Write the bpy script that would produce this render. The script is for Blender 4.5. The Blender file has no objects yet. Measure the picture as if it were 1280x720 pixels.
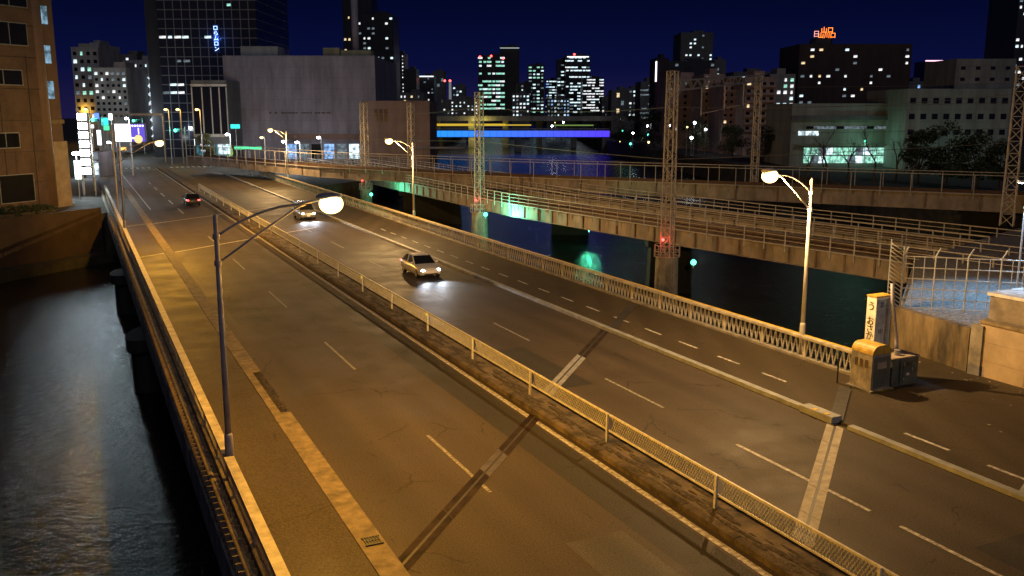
import bpy, bmesh, math, random
from mathutils import Vector, Matrix
random.seed(7)
SC = bpy.context.scene
COL = SC.collection
# ------------------------------------------------------------------ camera, sky, exposure
F, HY, CH = 1150.0, 140.0, 11.5            # focal length in photo pixels, horizon row, camera height
PITCH = math.atan((360 - HY) / F)
cam_d = bpy.data.cameras.new('camera')
cam_d.sensor_width = 36.0
cam_d.lens = F / 1280 * 36.0
cam_d.clip_end = 9000
cam = bpy.data.objects.new('camera', cam_d)
COL.objects.link(cam)
cam.location = (0, 0, CH)
cam.rotation_euler = (math.pi / 2 - PITCH, 0, 0)
SC.camera = cam

world = bpy.data.worlds.new('World')
SC.world = world
world.use_nodes = True
wn = world.node_tree
bg = wn.nodes['Background']
sky = wn.nodes.new('ShaderNodeTexSky')
sky.sky_type = 'NISHITA'
sky.sun_disc = False
sky.sun_elevation = math.radians(-9.0)
sky.sun_rotation = math.radians(160)
sky.ozone_density = 6.0
sky.air_density = 1.0
sky.dust_density = 0.3
# city glow: navy overhead, a little lighter towards the roofs
geo = wn.nodes.new('ShaderNodeTexCoord'); sepz = wn.nodes.new('ShaderNodeSeparateXYZ')
wn.links.new(geo.outputs['Generated'], sepz.inputs[0])
ramp = wn.nodes.new('ShaderNodeValToRGB')
ramp.color_ramp.elements[0].position = 0.0; ramp.color_ramp.elements[0].color = (0.045, 0.052, 0.40, 1)
ramp.color_ramp.elements[1].position = 0.13; ramp.color_ramp.elements[1].color = (0.0006, 0.014, 0.118, 1)
e_ = ramp.color_ramp.elements.new(0.045); e_.color = (0.022, 0.034, 0.30, 1)
ramp.color_ramp.elements[0].color = (0.085, 0.070, 0.38, 1)
wn.links.new(sepz.outputs['Z'], ramp.inputs[0])
addn = wn.nodes.new('ShaderNodeMix'); addn.data_type = 'RGBA'; addn.blend_type = 'ADD'; addn.inputs[0].default_value = 1.0
wn.links.new(sky.outputs[0], addn.inputs[6]); wn.links.new(ramp.outputs[0], addn.inputs[7])
wn.links.new(addn.outputs[2], bg.inputs[0])
bg.inputs[1].default_value = 0.13

sun_d = bpy.data.lights.new('facade_fill', 'SUN')  # added soft fill on the facades, standing in for city glow
sun_d.energy = 0.22
sun_d.angle = math.radians(10)
sun_d.color = (1.0, 0.93, 0.95)
sun_o = bpy.data.objects.new('facade_fill', sun_d)
COL.objects.link(sun_o)
sun_o.rotation_euler = (math.radians(58), 0, math.radians(20))
VS = SC.view_settings
VS.view_transform = 'Standard'
VS.look = 'None'
VS.gamma = 1.0
VS.use_curve_mapping = False
VS.exposure = 0.0
SODIUM = (1.0, 0.46, 0.045)
SODIUM_PALE = (1.0, 0.60, 0.23)
LAMP_W = 9000.0

# ------------------------------------------------------------------ geometry of the place
A = math.radians(25.2)                      # the road runs this far left of straight ahead
DV = Vector((-math.sin(A), math.cos(A), 0))
NV = Vector((math.cos(A), math.sin(A), 0))
def W(u, v, z=0.0):                         # u along the road, v across it
    return DV * u + NV * v + Vector((0, 0, z))
def ray(x, y):
    a, b = (x - 640) / F, -(y - 360) / F
    return Vector((a, math.cos(PITCH) + b * math.sin(PITCH), -math.sin(PITCH) + b * math.cos(PITCH)))
def at_z(x, y, z=0.0):                      # point of the place seen at a photo position, at height z
    r = ray(x, y); t = (z - CH) / r.z
    return Vector((r.x * t, r.y * t, z))
def at_y(x, y, Y):                          # the same, at distance Y
    r = ray(x, y); t = Y / r.y
    return Vector((r.x * t, Y, CH + r.z * t))

# ------------------------------------------------------------------ materials
MATS = {}
def mat(name, col, rough=0.7, metal=0.0, var=0.25, scale=3.0, bump=0.0, bscale=60.0, spec=0.5, col2=None, stretch=None, coord='Object'):
    if name in MATS: return MATS[name]
    m = bpy.data.materials.new(name); m.use_nodes = True
    nt = m.node_tree; b = nt.nodes['Principled BSDF']
    b.inputs['Roughness'].default_value = rough
    b.inputs['Metallic'].default_value = metal
    b.inputs['Specular IOR Level'].default_value = spec
    tc = nt.nodes.new('ShaderNodeTexCoord'); mp = nt.nodes.new('ShaderNodeMapping')
    if stretch: mp.inputs['Scale'].default_value = stretch
    nt.links.new(tc.outputs[coord], mp.inputs[0])
    if var > 0:
        n = nt.nodes.new('ShaderNodeTexNoise'); n.inputs['Scale'].default_value = scale
        n.inputs['Detail'].default_value = 8; n.inputs['Roughness'].default_value = 0.65
        nt.links.new(mp.outputs[0], n.inputs['Vector'])
        r = nt.nodes.new('ShaderNodeValToRGB')
        c2 = col2 or tuple(c * (1 - var) for c in col)
        r.color_ramp.elements[0].position = 0.36; r.color_ramp.elements[1].position = 0.66
        r.color_ramp.elements[0].color = (*c2, 1)
        r.color_ramp.elements[1].color = (*[min(1, c * (1 + var * .4)) for c in col], 1)
        nt.links.new(n.outputs['Fac'], r.inputs[0]); nt.links.new(r.outputs[0], b.inputs['Base Color'])
    else:
        b.inputs['Base Color'].default_value = (*col, 1)
    if bump > 0:
        n2 = nt.nodes.new('ShaderNodeTexNoise'); n2.inputs['Scale'].default_value = bscale; n2.inputs['Detail'].default_value = 5
        nt.links.new(mp.outputs[0], n2.inputs['Vector'])
        bp = nt.nodes.new('ShaderNodeBump'); bp.inputs['Strength'].default_value = bump; bp.inputs['Distance'].default_value = 0.02
        nt.links.new(n2.outputs['Fac'], bp.inputs['Height']); nt.links.new(bp.outputs[0], b.inputs['Normal'])
    MATS[name] = m
    return m
def emit(name, col, strength, sample=False, mixed=False):
    if name in MATS: return MATS[name]
    m = bpy.data.materials.new(name); m.use_nodes = True
    nt = m.node_tree; nt.nodes.clear()
    o = nt.nodes.new('ShaderNodeOutputMaterial'); e = nt.nodes.new('ShaderNodeEmission')
    e.inputs[0].default_value = (*col, 1); e.inputs[1].default_value = strength
    if mixed:                                # furniture and blinds seen through a lit window
        tc = nt.nodes.new('ShaderNodeTexCoord'); n = nt.nodes.new('ShaderNodeTexNoise')
        n.inputs['Scale'].default_value = 1.3; n.inputs['Detail'].default_value = 3
        nt.links.new(tc.outputs['Object'], n.inputs['Vector'])
        mm = nt.nodes.new('ShaderNodeMapRange'); mm.inputs[1].default_value = .35; mm.inputs[2].default_value = .65
        mm.inputs[3].default_value = strength * .25; mm.inputs[4].default_value = strength * 1.3
        nt.links.new(n.outputs['Fac'], mm.inputs[0]); nt.links.new(mm.outputs[0], e.inputs[1])
    nt.links.new(e.outputs[0], o.inputs[0])
    if not sample:
        try: m.cycles.emission_sampling = 'NONE'
        except Exception: pass
    MATS[name] = m
    return m

def asphalt(name, col, seed):
    m = bpy.data.materials.new(name); m.use_nodes = True
    nt = m.node_tree; b = nt.nodes['Principled BSDF']; L = nt.links
    tc = nt.nodes.new('ShaderNodeTexCoord')
    mp = nt.nodes.new('ShaderNodeMapping'); mp.inputs['Location'].default_value = (seed, 0, 0)
    mp.inputs['Scale'].default_value = (0.55, 0.05, 1)                     # long worn streaks along the lanes
    L.new(tc.outputs['Object'], mp.inputs[0])
    n1 = nt.nodes.new('ShaderNodeTexNoise'); n1.inputs['Scale'].default_value = 1.0; n1.inputs['Detail'].default_value = 6
    L.new(mp.outputs[0], n1.inputs['Vector'])
    n2 = nt.nodes.new('ShaderNodeTexNoise'); n2.inputs['Scale'].default_value = 0.35; n2.inputs['Detail'].default_value = 9; n2.inputs['Roughness'].default_value = .7
    L.new(tc.outputs['Object'], n2.inputs['Vector'])
    n3 = nt.nodes.new('ShaderNodeTexNoise'); n3.inputs['Scale'].default_value = 21; n3.inputs['Detail'].default_value = 4
    L.new(tc.outputs['Object'], n3.inputs['Vector'])
    def mul(a, lo, hi, f0, f1):
        r = nt.nodes.new('ShaderNodeMapRange'); r.inputs[1].default_value = lo; r.inputs[2].default_value = hi
        r.inputs[3].default_value = f0; r.inputs[4].default_value = f1; L.new(a, r.inputs[0]); return r.outputs[0]
    a1 = mul(n1.outputs['Fac'], .3, .7, .78, 1.16); a2 = mul(n2.outputs['Fac'], .3, .7, .9, 1.08); a3 = mul(n3.outputs['Fac'], .3, .7, .55, 1.45)
    m1 = nt.nodes.new('ShaderNodeMath'); m1.operation = 'MULTIPLY'; L.new(a1, m1.inputs[0]); L.new(a2, m1.inputs[1])
    m2 = nt.nodes.new('ShaderNodeMath'); m2.operation = 'MULTIPLY'; L.new(m1.outputs[0], m2.inputs[0]); L.new(a3, m2.inputs[1])
    # oil darkened lane middles and polished wheel tracks, in metres across the road
    sp = nt.nodes.new('ShaderNodeSeparateXYZ'); L.new(tc.outputs['Object'], sp.inputs[0])
    wv = nt.nodes.new('ShaderNodeMath'); wv.operation = 'SINE'; wx = nt.nodes.new('ShaderNodeMath'); wx.operation = 'MULTIPLY_ADD'
    wx.inputs[1].default_value = 2 * math.pi / 1.85; wx.inputs[2].default_value = seed; L.new(sp.outputs['X'], wx.inputs[0]); L.new(wx.outputs[0], wv.inputs[0])
    m3 = nt.nodes.new('ShaderNodeMath'); m3.operation = 'MULTIPLY'; L.new(m2.outputs[0], m3.inputs[0]); L.new(mul(wv.outputs[0], -1, 1, .93, 1.07), m3.inputs[1])
    # cracks
    nw = nt.nodes.new('ShaderNodeTexNoise'); nw.inputs['Scale'].default_value = 1.6; nw.inputs['Detail'].default_value = 6
    L.new(tc.outputs['Object'], nw.inputs['Vector'])
    ad = nt.nodes.new('ShaderNodeMix'); ad.data_type = 'RGBA'; ad.blend_type = 'LINEAR_LIGHT'; ad.inputs[0].default_value = .25
    L.new(tc.outputs['Object'], ad.inputs[6]); L.new(nw.outputs['Color'], ad.inputs[7])
    vo = nt.nodes.new('ShaderNodeTexVoronoi'); vo.feature = 'DISTANCE_TO_EDGE'; vo.inputs['Scale'].default_value = .28
    L.new(ad.outputs[2], vo.inputs['Vector'])
    ck = mul(vo.outputs['Distance'], .0, .012, .45, 1.0)
    pm = mul(n2.outputs['Fac'], .50, .56, 0, 1)
    mxk = nt.nodes.new('ShaderNodeMix'); mxk.data_type = 'FLOAT'; mxk.inputs[2].default_value = 1.0; L.new(pm, mxk.inputs[0]); L.new(ck, mxk.inputs[3])
    m4 = nt.nodes.new('ShaderNodeMath'); m4.operation = 'MULTIPLY'; L.new(m3.outputs[0], m4.inputs[0]); L.new(mxk.outputs[0], m4.inputs[1])
    # spots of grit, gum and drips
    vs2 = nt.nodes.new('ShaderNodeTexVoronoi'); vs2.inputs['Scale'].default_value = 3.1; L.new(tc.outputs['Object'], vs2.inputs['Vector'])
    m5 = nt.nodes.new('ShaderNodeMath'); m5.operation = 'MULTIPLY'; L.new(m4.outputs[0], m5.inputs[0]); L.new(mul(vs2.outputs['Distance'], .06, .13, .6, 1.0), m5.inputs[1])
    sc = nt.nodes.new('ShaderNodeVectorMath'); sc.operation = 'SCALE'; sc.inputs[0].default_value = col
    L.new(m5.outputs[0], sc.inputs['Scale']); L.new(sc.outputs[0], b.inputs['Base Color'])
    L.new(mul(n2.outputs['Fac'], .3, .7, .58, .8), b.inputs['Roughness'])
    bp = nt.nodes.new('ShaderNodeBump'); bp.inputs['Strength'].default_value = .35; bp.inputs['Distance'].default_value = .01
    L.new(n3.outputs['Fac'], bp.inputs['Height']); L.new(bp.outputs[0], b.inputs['Normal'])
    b.inputs['Specular IOR Level'].default_value = .18
    MATS[name] = m
    return m
ASPH = asphalt('asphalt', (0.071, 0.057, 0.046), 3)
WALK = asphalt('pavement_asphalt', (0.064, 0.050, 0.033), 11)
CONC = mat('concrete', (0.30, 0.28, 0.25), .85, var=.45, scale=1.2, bump=.3)
CONC_OLD = mat('stained_concrete', (0.26, 0.235, 0.20), .9, var=.75, scale=.8, bump=.4, stretch=(1, 1, .35))
KERB = mat('kerb_concrete', (0.24, 0.19, 0.115), .85, var=.5, scale=2.2, bump=.4, bscale=30)
KERB_PALE = mat('pale_kerb', (0.32, 0.34, 0.36), .6, var=.35, scale=1.5, bump=.2)
MEDIAN = mat('dirty_median', (0.13, 0.10, 0.07), .95, var=.8, scale=.9, bump=.8, bscale=14)
DIRT = mat('leaf_dirt', (0.07, 0.052, 0.035), 1, var=.8, scale=9, bump=1, bscale=20)
PAINT = mat('worn_white_paint', (0.62, 0.60, 0.56), .7, var=.5, scale=6, col2=(0.16, 0.15, 0.14))
PAINT_FADED = mat('faded_white_paint', (0.36, 0.34, 0.31), .75, var=.6, scale=7, col2=(0.09, 0.085, 0.08))
STEEL = mat('joint_steel', (0.34, 0.33, 0.33), .42, metal=.85, var=.5, scale=2.5)
STEEL_DARK = mat('joint_rubber', (0.05, 0.045, 0.045), .6, var=.4, scale=3)
GALV = mat('galvanised_steel', (0.42, 0.43, 0.45), .45, metal=.5, var=.25, scale=4)
LILAC = mat('blue_grey_paint', (0.30, 0.30, 0.38), .5, var=.25, scale=3)
POLE_PALE = mat('pale_pole_paint', (0.58, 0.57, 0.52), .5, var=.2, scale=3)
CREAM = mat('cream_fence_paint', (0.64, 0.62, 0.53), .55, var=.3, scale=4)
RAILP = mat('parapet_paint', (0.52, 0.47, 0.37), .6, var=.45, scale=2.0)
BALU = mat('baluster_paint', (0.44, 0.43, 0.42), .6, var=.35, scale=5)
YELLOW = mat('yellow_paint', (0.75, 0.52, 0.04), .45, var=.2, scale=3)
YELLOW_DULL = mat('dull_yellow_metal', (0.55, 0.37, 0.06), .55, var=.4, scale=3)
GIRD = mat('beige_girder_paint', (0.27, 0.225, 0.185), .7, var=.4, scale=.9, stretch=(1, 1, .5))
GIRD_DARK = mat('girder_rib_paint', (0.16, 0.12, 0.09), .75, var=.4, scale=1)
RUST = mat('rail_rust', (0.10, 0.06, 0.04), .6, metal=.4, var=.4, scale=3)
HANDR = mat('handrail_grey', (0.38, 0.36, 0.34), .6, var=.3, scale=3)
BLACK = mat('black_plastic', (0.015, 0.015, 0.016), .5, var=0)
BALLAST = mat('ballast', (0.22, 0.21, 0.20), .95, var=.7, scale=7, bump=1, bscale=9)
EARTH = mat('bare_ground', (0.07, 0.065, 0.055), .95, var=.5, scale=.6, bump=.3)
WALLTAN = mat('tan_render', (0.42, 0.33, 0.23), .8, var=.25, scale=.8, bump=.15)
BROWNW = mat('brown_facade_panel', (0.135, 0.088, 0.066), .75, var=.35, scale=.5)
GLASSD = mat('dark_window_glass', (0.012, 0.014, 0.018), .12, var=0)
WFRAME = mat('dark_window_frame', (0.03, 0.03, 0.032), .5, var=0)
LEAF = mat('dark_leaf', (0.035, 0.06, 0.02), .7, var=.5, scale=2)
LEAF2 = mat('olive_leaf', (0.07, 0.075, 0.025), .7, var=.5, scale=2)
BARK = mat('bark', (0.07, 0.055, 0.04), .9, var=.4, scale=6)
E_SOD = emit('sodium_bulb', (1.0, 0.68, 0.25), 5.0)
E_WHT = emit('white_lamp', (0.85, 0.95, 1.0), 40)
E_RED = emit('red_lamp', (1.0, 0.06, 0.05), 8)
E_GRN = emit('green_lamp', (0.1, 1.0, 0.62), 5)

# ------------------------------------------------------------------ mesh building
class MB:
    def __init__(s): s.v = []; s.f = []
    def add(s, vs, fs):
        o = len(s.v); s.v += [tuple(p) for p in vs]; s.f += [tuple(i + o for i in f) for f in fs]; return s
    def box(s, c, d, rz=0.0, taper=1.0):
        cx, cy, cz = c; hx, hy, hz = d[0] / 2, d[1] / 2, d[2] / 2; co, si = math.cos(rz), math.sin(rz); vs = []
        for z, k in ((-hz, 1.0), (hz, taper)):
            for x, y in ((-hx, -hy), (hx, -hy), (hx, hy), (-hx, hy)):
                x *= k; y *= k; vs.append((cx + x * co - y * si, cy + x * si + y * co, cz + z))
        return s.add(vs, [(3, 2, 1, 0), (4, 5, 6, 7), (0, 1, 5, 4), (1, 2, 6, 5), (2, 3, 7, 6), (3, 0, 4, 7)])
    def bar(s, p, q, w, h=None):
        p, q = Vector(p), Vector(q); h = h or w; t = q - p
        if t.length < 1e-6: return s
        t.normalize(); up = Vector((0, 0, 1)) if abs(t.z) < .95 else Vector((1, 0, 0))
        a = t.cross(up).normalized(); b = a.cross(t).normalized(); vs = []
        for c in (p, q):
            for i, j in ((-1, -1), (1, -1), (1, 1), (-1, 1)): vs.append(c + a * (i * w / 2) + b * (j * h / 2))
        return s.add(vs, [(3, 2, 1, 0), (4, 5, 6, 7), (0, 1, 5, 4), (1, 2, 6, 5), (2, 3, 7, 6), (3, 0, 4, 7)])
    def tube(s, pts, r, n=10, cap=True):
        pts = [Vector(p) for p in pts]; rs = r if isinstance(r, (list, tuple)) else [r] * len(pts); o = len(s.v); ref = None
        for i, p in enumerate(pts):
            t = (pts[min(i + 1, len(pts) - 1)] - pts[max(i - 1, 0)]).normalized()
            if ref is None: ref = Vector((0, 0, 1)) if abs(t.z) < .9 else Vector((1, 0, 0))
            a = t.cross(ref).normalized(); b = a.cross(t).normalized(); ref = b
            for k in range(n):
                w = 2 * math.pi * k / n; s.v.append(tuple(p + (a * math.cos(w) + b * math.sin(w)) * rs[i]))
        for i in range(len(pts) - 1):
            for k in range(n):
                k2 = (k + 1) % n; s.f.append((o + i * n + k, o + i * n + k2, o + (i + 1) * n + k2, o + (i + 1) * n + k))
        if cap: s.f.append(tuple(o + k for k in range(n))[::-1]); s.f.append(tuple(o + (len(pts) - 1) * n + k for k in range(n)))
        return s
    def lathe(s, c, prof, n=16):                    # prof: (radius, z)
        o = len(s.v); c = Vector(c)
        for r, z in prof:
            for k in range(n):
                w = 2 * math.pi * k / n; s.v.append((c.x + r * math.cos(w), c.y + r * math.sin(w), c.z + z))
        for i in range(len(prof) - 1):
            for k in range(n):
                k2 = (k + 1) % n; s.f.append((o + i * n + k, o + i * n + k2, o + (i + 1) * n + k2, o + (i + 1) * n + k))
        s.f.append(tuple(o + k for k in range(n))[::-1]); s.f.append(tuple(o + (len(prof) - 1) * n + k for k in range(n)))
        return s
    def prism(s, poly, z0, z1):
        n = len(poly); vs = [(p[0], p[1], z0) for p in poly] + [(p[0], p[1], z1) for p in poly]
        return s.add(vs, [tuple(range(n))[::-1], tuple(range(n, 2 * n))] + [(i, (i + 1) % n, n + (i + 1) % n, n + i) for i in range(n)])
    def quad(s, *ps): return s.add(ps, [tuple(range(len(ps)))])
    def sphere(s, c, r, n=12, m=8, sc=(1, 1, 1)):
        prof = [(max(1e-3, r * math.sin(math.pi * i / m)), -r * math.cos(math.pi * i / m)) for i in range(m + 1)]
        o = len(s.v); s.lathe((0, 0, 0), prof, n)
        for i in range(o, len(s.v)): s.v[i] = (c[0] + s.v[i][0] * sc[0], c[1] + s.v[i][1] * sc[1], c[2] + s.v[i][2] * sc[2])
        return s
    def mesh(s, name):
        me = bpy.data.meshes.new(name); me.from_pydata([tuple(p) for p in s.v], [], s.f)
        bm = bmesh.new(); bm.from_mesh(me); bmesh.ops.recalc_face_normals(bm, faces=bm.faces); bm.to_mesh(me); bm.free()
        return me
    def build(s, name, m, parent=None, loc=(0, 0, 0), rz=0.0, smooth=False):
        me = s.mesh(name); me.materials.append(m)
        if smooth: me.polygons.foreach_set('use_smooth', [True] * len(me.polygons))
        return link(name, me, parent, loc, rz)
def link(name, me, parent=None, loc=(0, 0, 0), rz=0.0):
    o = bpy.data.objects.new(name, me); COL.objects.link(o); o.location = loc; o.rotation_euler = (0, 0, rz)
    if parent: o.parent = parent
    return o
def tag(o, label, cat, group=None):
    o['label'] = label; o['category'] = cat
    if group: o['group'] = group
    return o
def thing(name, label, cat, loc=(0, 0, 0), rz=0.0, group=None):
    return tag(link(name, None, None, loc, rz), label, cat, group)
def struct(o, kind='structure'): o['kind'] = kind; return o
def copy_tree(o, parent=None):
    c = o.copy(); COL.objects.link(c); c.parent = parent
    for ch in list(o.children): copy_tree(ch, c)
    return c
def lamp(name, kind, power, col, parent, loc, radius=.15, rot=None, spot=None):
    d = bpy.data.lights.new(name, kind); d.energy = power; d.color = col
    if kind in ('POINT', 'SPOT'): d.shadow_soft_size = radius
    if spot: d.spot_size = math.radians(spot[0]); d.spot_blend = spot[1]
    o = bpy.data.objects.new(name, d); COL.objects.link(o); o.location = loc
    if rot: o.rotation_euler = rot
    if parent: o.parent = parent
    return o
FONT_CACHE = {}
def glyphs(text, size, m, parent, loc, rot, name='lettering', depth=.01, vertical=False, gap=1.05):
    cu = bpy.data.curves.new(name, 'FONT'); cu.body = '\n'.join(text) if vertical else text
    cu.size = size; cu.extrude = depth; cu.align_x = 'CENTER'; cu.align_y = 'CENTER'; cu.space_line = gap
    o = bpy.data.objects.new(name, cu); COL.objects.link(o)
    bpy.context.view_layer.update()
    me = bpy.data.meshes.new_from_object(o.evaluated_get(bpy.context.evaluated_depsgraph_get()))
    bpy.data.objects.remove(o)
    me.materials.clear(); me.materials.append(m)
    r = link(name, me, parent, loc); r.rotation_euler = rot
    return r

# ================================================================== THE SETTING
# water
wm = bpy.data.materials.new('river_water'); wm.use_nodes = True
nt = wm.node_tree; b = nt.nodes['Principled BSDF']
b.inputs['Base Color'].default_value = (0.006, 0.008, 0.007, 1); b.inputs['Roughness'].default_value = .13; b.inputs['IOR'].default_value = 1.33
tc = nt.nodes.new('ShaderNodeTexCoord')
n1 = nt.nodes.new('ShaderNodeTexNoise'); n1.inputs['Scale'].default_value = 1.9; n1.inputs['Detail'].default_value = 7; n1.inputs['Roughness'].default_value = .6
n2 = nt.nodes.new('ShaderNodeTexNoise'); n2.inputs['Scale'].default_value = .12; n2.inputs['Detail'].default_value = 3
nt.links.new(tc.outputs['Object'], n1.inputs['Vector']); nt.links.new(tc.outputs['Object'], n2.inputs['Vector'])
mm = nt.nodes.new('ShaderNodeMath'); mm.operation = 'ADD'; nt.links.new(n1.outputs['Fac'], mm.inputs[0]); nt.links.new(n2.outputs['Fac'], mm.inputs[1])
bp = nt.nodes.new('ShaderNodeBump'); bp.inputs['Strength'].default_value = .8; bp.inputs['Distance'].default_value = .16
nt.links.new(mm.outputs[0], bp.inputs['Height']); nt.links.new(bp.outputs[0], b.inputs['Normal'])
struct(MB().quad((-1650, -200, -5), (1650, -200, -5), (1650, 1700, -5), (-1650, 1700, -5)).build('river_water', wm))

# banks
far_bank = [(-47.5, 107), (-26, 158), (-34, 380), (-34, 1700), (-1650, 1700), (-1650, 10), (-80, 10), (-53, 92)]
struct(MB().prism(far_bank, -7, -.06).build('far_bank_ground', EARTH))
near_bank = [(-8, -4), (7.2, 22.9), (13.9, 37.4), (19.3, 44.4), (27.5, 62.5), (58, 98), (40, 380), (40, 1700), (1650, 1700), (1650, -60), (-8, -60)]
struct(MB().prism(near_bank, -7, -.06).build('near_bank_ground', EARTH))

# carriageways, pavements, kerbs (road frame: x across, y along)
def road_sheet(name, v0, v1, u0, u1, z, m, z0=None):
    mb = MB()
    if z0 is None: mb.quad((v0, u0, z), (v1, u0, z), (v1, u1, z), (v0, u1, z))
    else: mb.box(((v0 + v1) / 2, (u0 + u1) / 2, (z + z0) / 2), (v1 - v0, u1 - u0, z - z0))
    return struct(mb.build(name, m, None, (0, 0, 0), A))
road_sheet('road', 6.4, 25.05, -6, 520, 0.0, ASPH, -.55)
road_sheet('pavement', 3.3, 6.05, -6, 200, 0.07, WALK, -.55)
pv = [W(24.75, 25.24), W(29.2, 30.6), W(176, 30.6), W(176, 25.24)]
struct(MB().prism([(p.x, p.y) for p in pv], -.55, .10).build('pavement', WALK))
kb = MB()
kb.box((6.42, 72, -.2), (.7, 62, .55)); kb.box((6.42, 24.5, -.2), (.7, 20.2, .55)); kb.box((6.24, 37.8, -.2), (.32, 6.4, .55)); kb.box((6.42, 127, -.2), (.7, 47, .55))
struct(kb.build('kerb', KERB, None, (0, 0, 0), A))
struct(MB().box((25.1, 101.5, -.15), (.3, 153, .64)).box((25.1, 8.5, -.15), (.3, 31, .6)).build('kerb', KERB_PALE, None, (0, 0, 0), A))
# plaza at the near end, right of the carriageway
pz = [W(-6, 25.26), W(24.74, 25.26), W(29.19, 30.6), W(32.2, 36.5), W(-6, 36.5)]
struct(MB().prism([(p.x, p.y) for p in pz], -.05, .055).build('paved_forecourt', WALK))
# median strip with its kerb stones
md = MB()
u = 10.0
while u < 205:
    L = 1.2 if u < 90 else 4.0
    md.box((15.42, u + L / 2, .09), (.28, L - .02, .2 + random.uniform(-.02, .02)))
    md.box((16.72, u + L / 2, .08), (.2, L - .02, .18))
    u += L
md.box((16.1, 107.5, .05), (1.08, 195, .14))
struct(md.build('median_strip', MEDIAN, None, (0, 0, 0), A))
# clumps of dirt and dry weeds lying along the median
cl = MB()
for i in range(420):
    u = random.choice([random.uniform(12, 60), random.uniform(12, 120)]); v = random.gauss(15.95, .22)
    if v < 15.6 or v > 16.5: continue
    r = random.uniform(.04, .13)
    cl.sphere((v, u, .12), r, 7, 4, (1, random.uniform(2, 7), random.uniform(.15, .4)))
struct(cl.build('median_dirt', DIRT, None, (0, 0, 0), A), 'stuff')
lv = MB()
for i in range(260):
    u = random.uniform(34.7, 40.9); v = random.uniform(6.42, 6.76); r = random.uniform(.03, .1)
    a = random.random() * 6.3; z = .03 + random.random() * .06
    lv.add([(v + r * math.cos(a + k * 1.57) * (1 if k % 2 else .5), u + r * math.sin(a + k * 1.57) * (1 if k % 2 else .5), z + random.random() * .03) for k in range(4)], [(0, 1, 2, 3)])
struct(lv.build('fallen_leaves', DIRT, None, (0, 0, 0), A), 'stuff')

# painted markings
def marks(name, m, rects, z=.005):
    mb = MB()
    for v0, v1, u0, u1 in rects:
        mb.quad((v0, u0, z), (v1, u0, z), (v1, u1, z), (v0, u1, z))
    return struct(mb.build(name, m, None, (0, 0, 0), A))
marks('edge_line', PAINT, [(14.86, 15.08, 8, 205)])
dl = [(10.68, 10.8, u, u + 5.6) for u in (9.5, 24.4, 39.6, 54.5, 69.5, 84.5)]
marks('lane_line', PAINT_FADED, dl)
marks('lane_line', PAINT, [(20.2, 20.34, 8, 17.3), (20.2, 20.34, 18.4, 24.5)])
marks('lane_line', PAINT_FADED, [(20.22, 20.34, u, u + 4.5) for u in (29, 41, 53, 65, 77, 89)])
marks('lane_line', PAINT, [(10.68, 10.84, u, u + 6) for u in (112, 124, 136, 148, 160)] + [(7.6, 7.75, 118, 200)])
marks('pavement_dash', PAINT, [(26.82, 26.96, 20.0 + 3.15 * k, 21.55 + 3.15 * k) for k in range(3, 22)], .105)
marks('pavement_dash', PAINT, [(26.35, 26.5, 17.4 + 3.4 * k, 19.3 + 3.4 * k) for k in (0, 1)], .06)
marks('crossing_stripes', PAINT, [(8 + 1.1 * k, 8.55 + 1.1 * k, 206, 210) for k in range(6)] + [(18 + 1.1 * k, 18.55 + 1.1 * k, 206, 210) for k in range(8)])
marks('stop_line', PAINT, [(7, 14.6, 201, 201.5)])
# repair patches in the asphalt; the long dark strip is the fence's painted shadow
pt = asphalt('patch_and_shadow', (0.045, 0.042, 0.040), 40)
marks('patch_and_shadow', pt, [(13.3, 14.75, 9, 62), (7.4, 9.2, 51, 58), (17.2, 19.4, 33, 40), (21, 23.2, 12.2, 15.5), (21.4, 24.2, 56, 74)], .0035)
marks('patch_and_shadow', asphalt('asphalt_patch_pale', (0.08, 0.074, 0.066), 77), [(7.2, 10.2, 62, 71), (11.2, 13, 17.5, 20.4), (17.4, 20, 47, 51)], .0035)

# expansion joints, skewed with the river
def joint(u0, v0, slope, va, vb, w, m, gapm, z, zg):
    mb, gb = MB(), MB()
    k = math.sqrt(1 + slope * slope)
    for (v1, v2) in ((va, vb),):
        def P(v, off, zz): return (v, u0 + slope * (v - v0) + off, zz)
        hw = w * k / 2
        n = max(1, int((v2 - v1) / 1.5))
        for i in range(n):
            a, c = v1 + (v2 - v1) * i / n + .012, v1 + (v2 - v1) * (i + 1) / n - .012
            mb.quad(P(a, -hw, z), P(c, -hw, z), P(c, -.06, z), P(a, -.06, z))
            mb.quad(P(a, .06, z), P(c, .06, z), P(c, hw, z), P(a, hw, z))
        gb.quad(P(v1, -.06, zg), P(v2, -.06, zg), P(v2, .06, zg), P(v1, .06, zg))
    struct(mb.build('expansion_joint', m, None, (0, 0, 0), A)); struct(gb.build('joint_gap', gapm, None, (0, 0, 0), A))
RUSTP = mat('rusty_joint_plate', (0.038, 0.025, 0.02), .85, spec=.15, var=.6, scale=1.2)
BRIGHT = mat('glint_joint_plate', (0.52, 0.54, 0.60), .38, metal=.35, var=.35, scale=1.6)  # headlight glint painted into the plate as a paler blue grey
joint(21.0, 6.7, 1.085, 6.8, 11.2, .52, RUSTP, STEEL_DARK, .008, .009)
joint(21.0, 6.7, 1.085, 11.2, 12.5, .52, mat('sheen_joint_plate', (0.2, 0.18, 0.2), .4, metal=.4, var=.5, scale=1.4), STEEL_DARK, .008, .009)  # purplish reflection painted into this stretch of plate
joint(21.0, 6.7, 1.085, 12.5, 15.2, .52, RUSTP, STEEL_DARK, .008, .009)
joint(32.5, 16.85, 1.085, 16.85, 21.2, .55, BRIGHT, STEEL_DARK, .008, .009)
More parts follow.
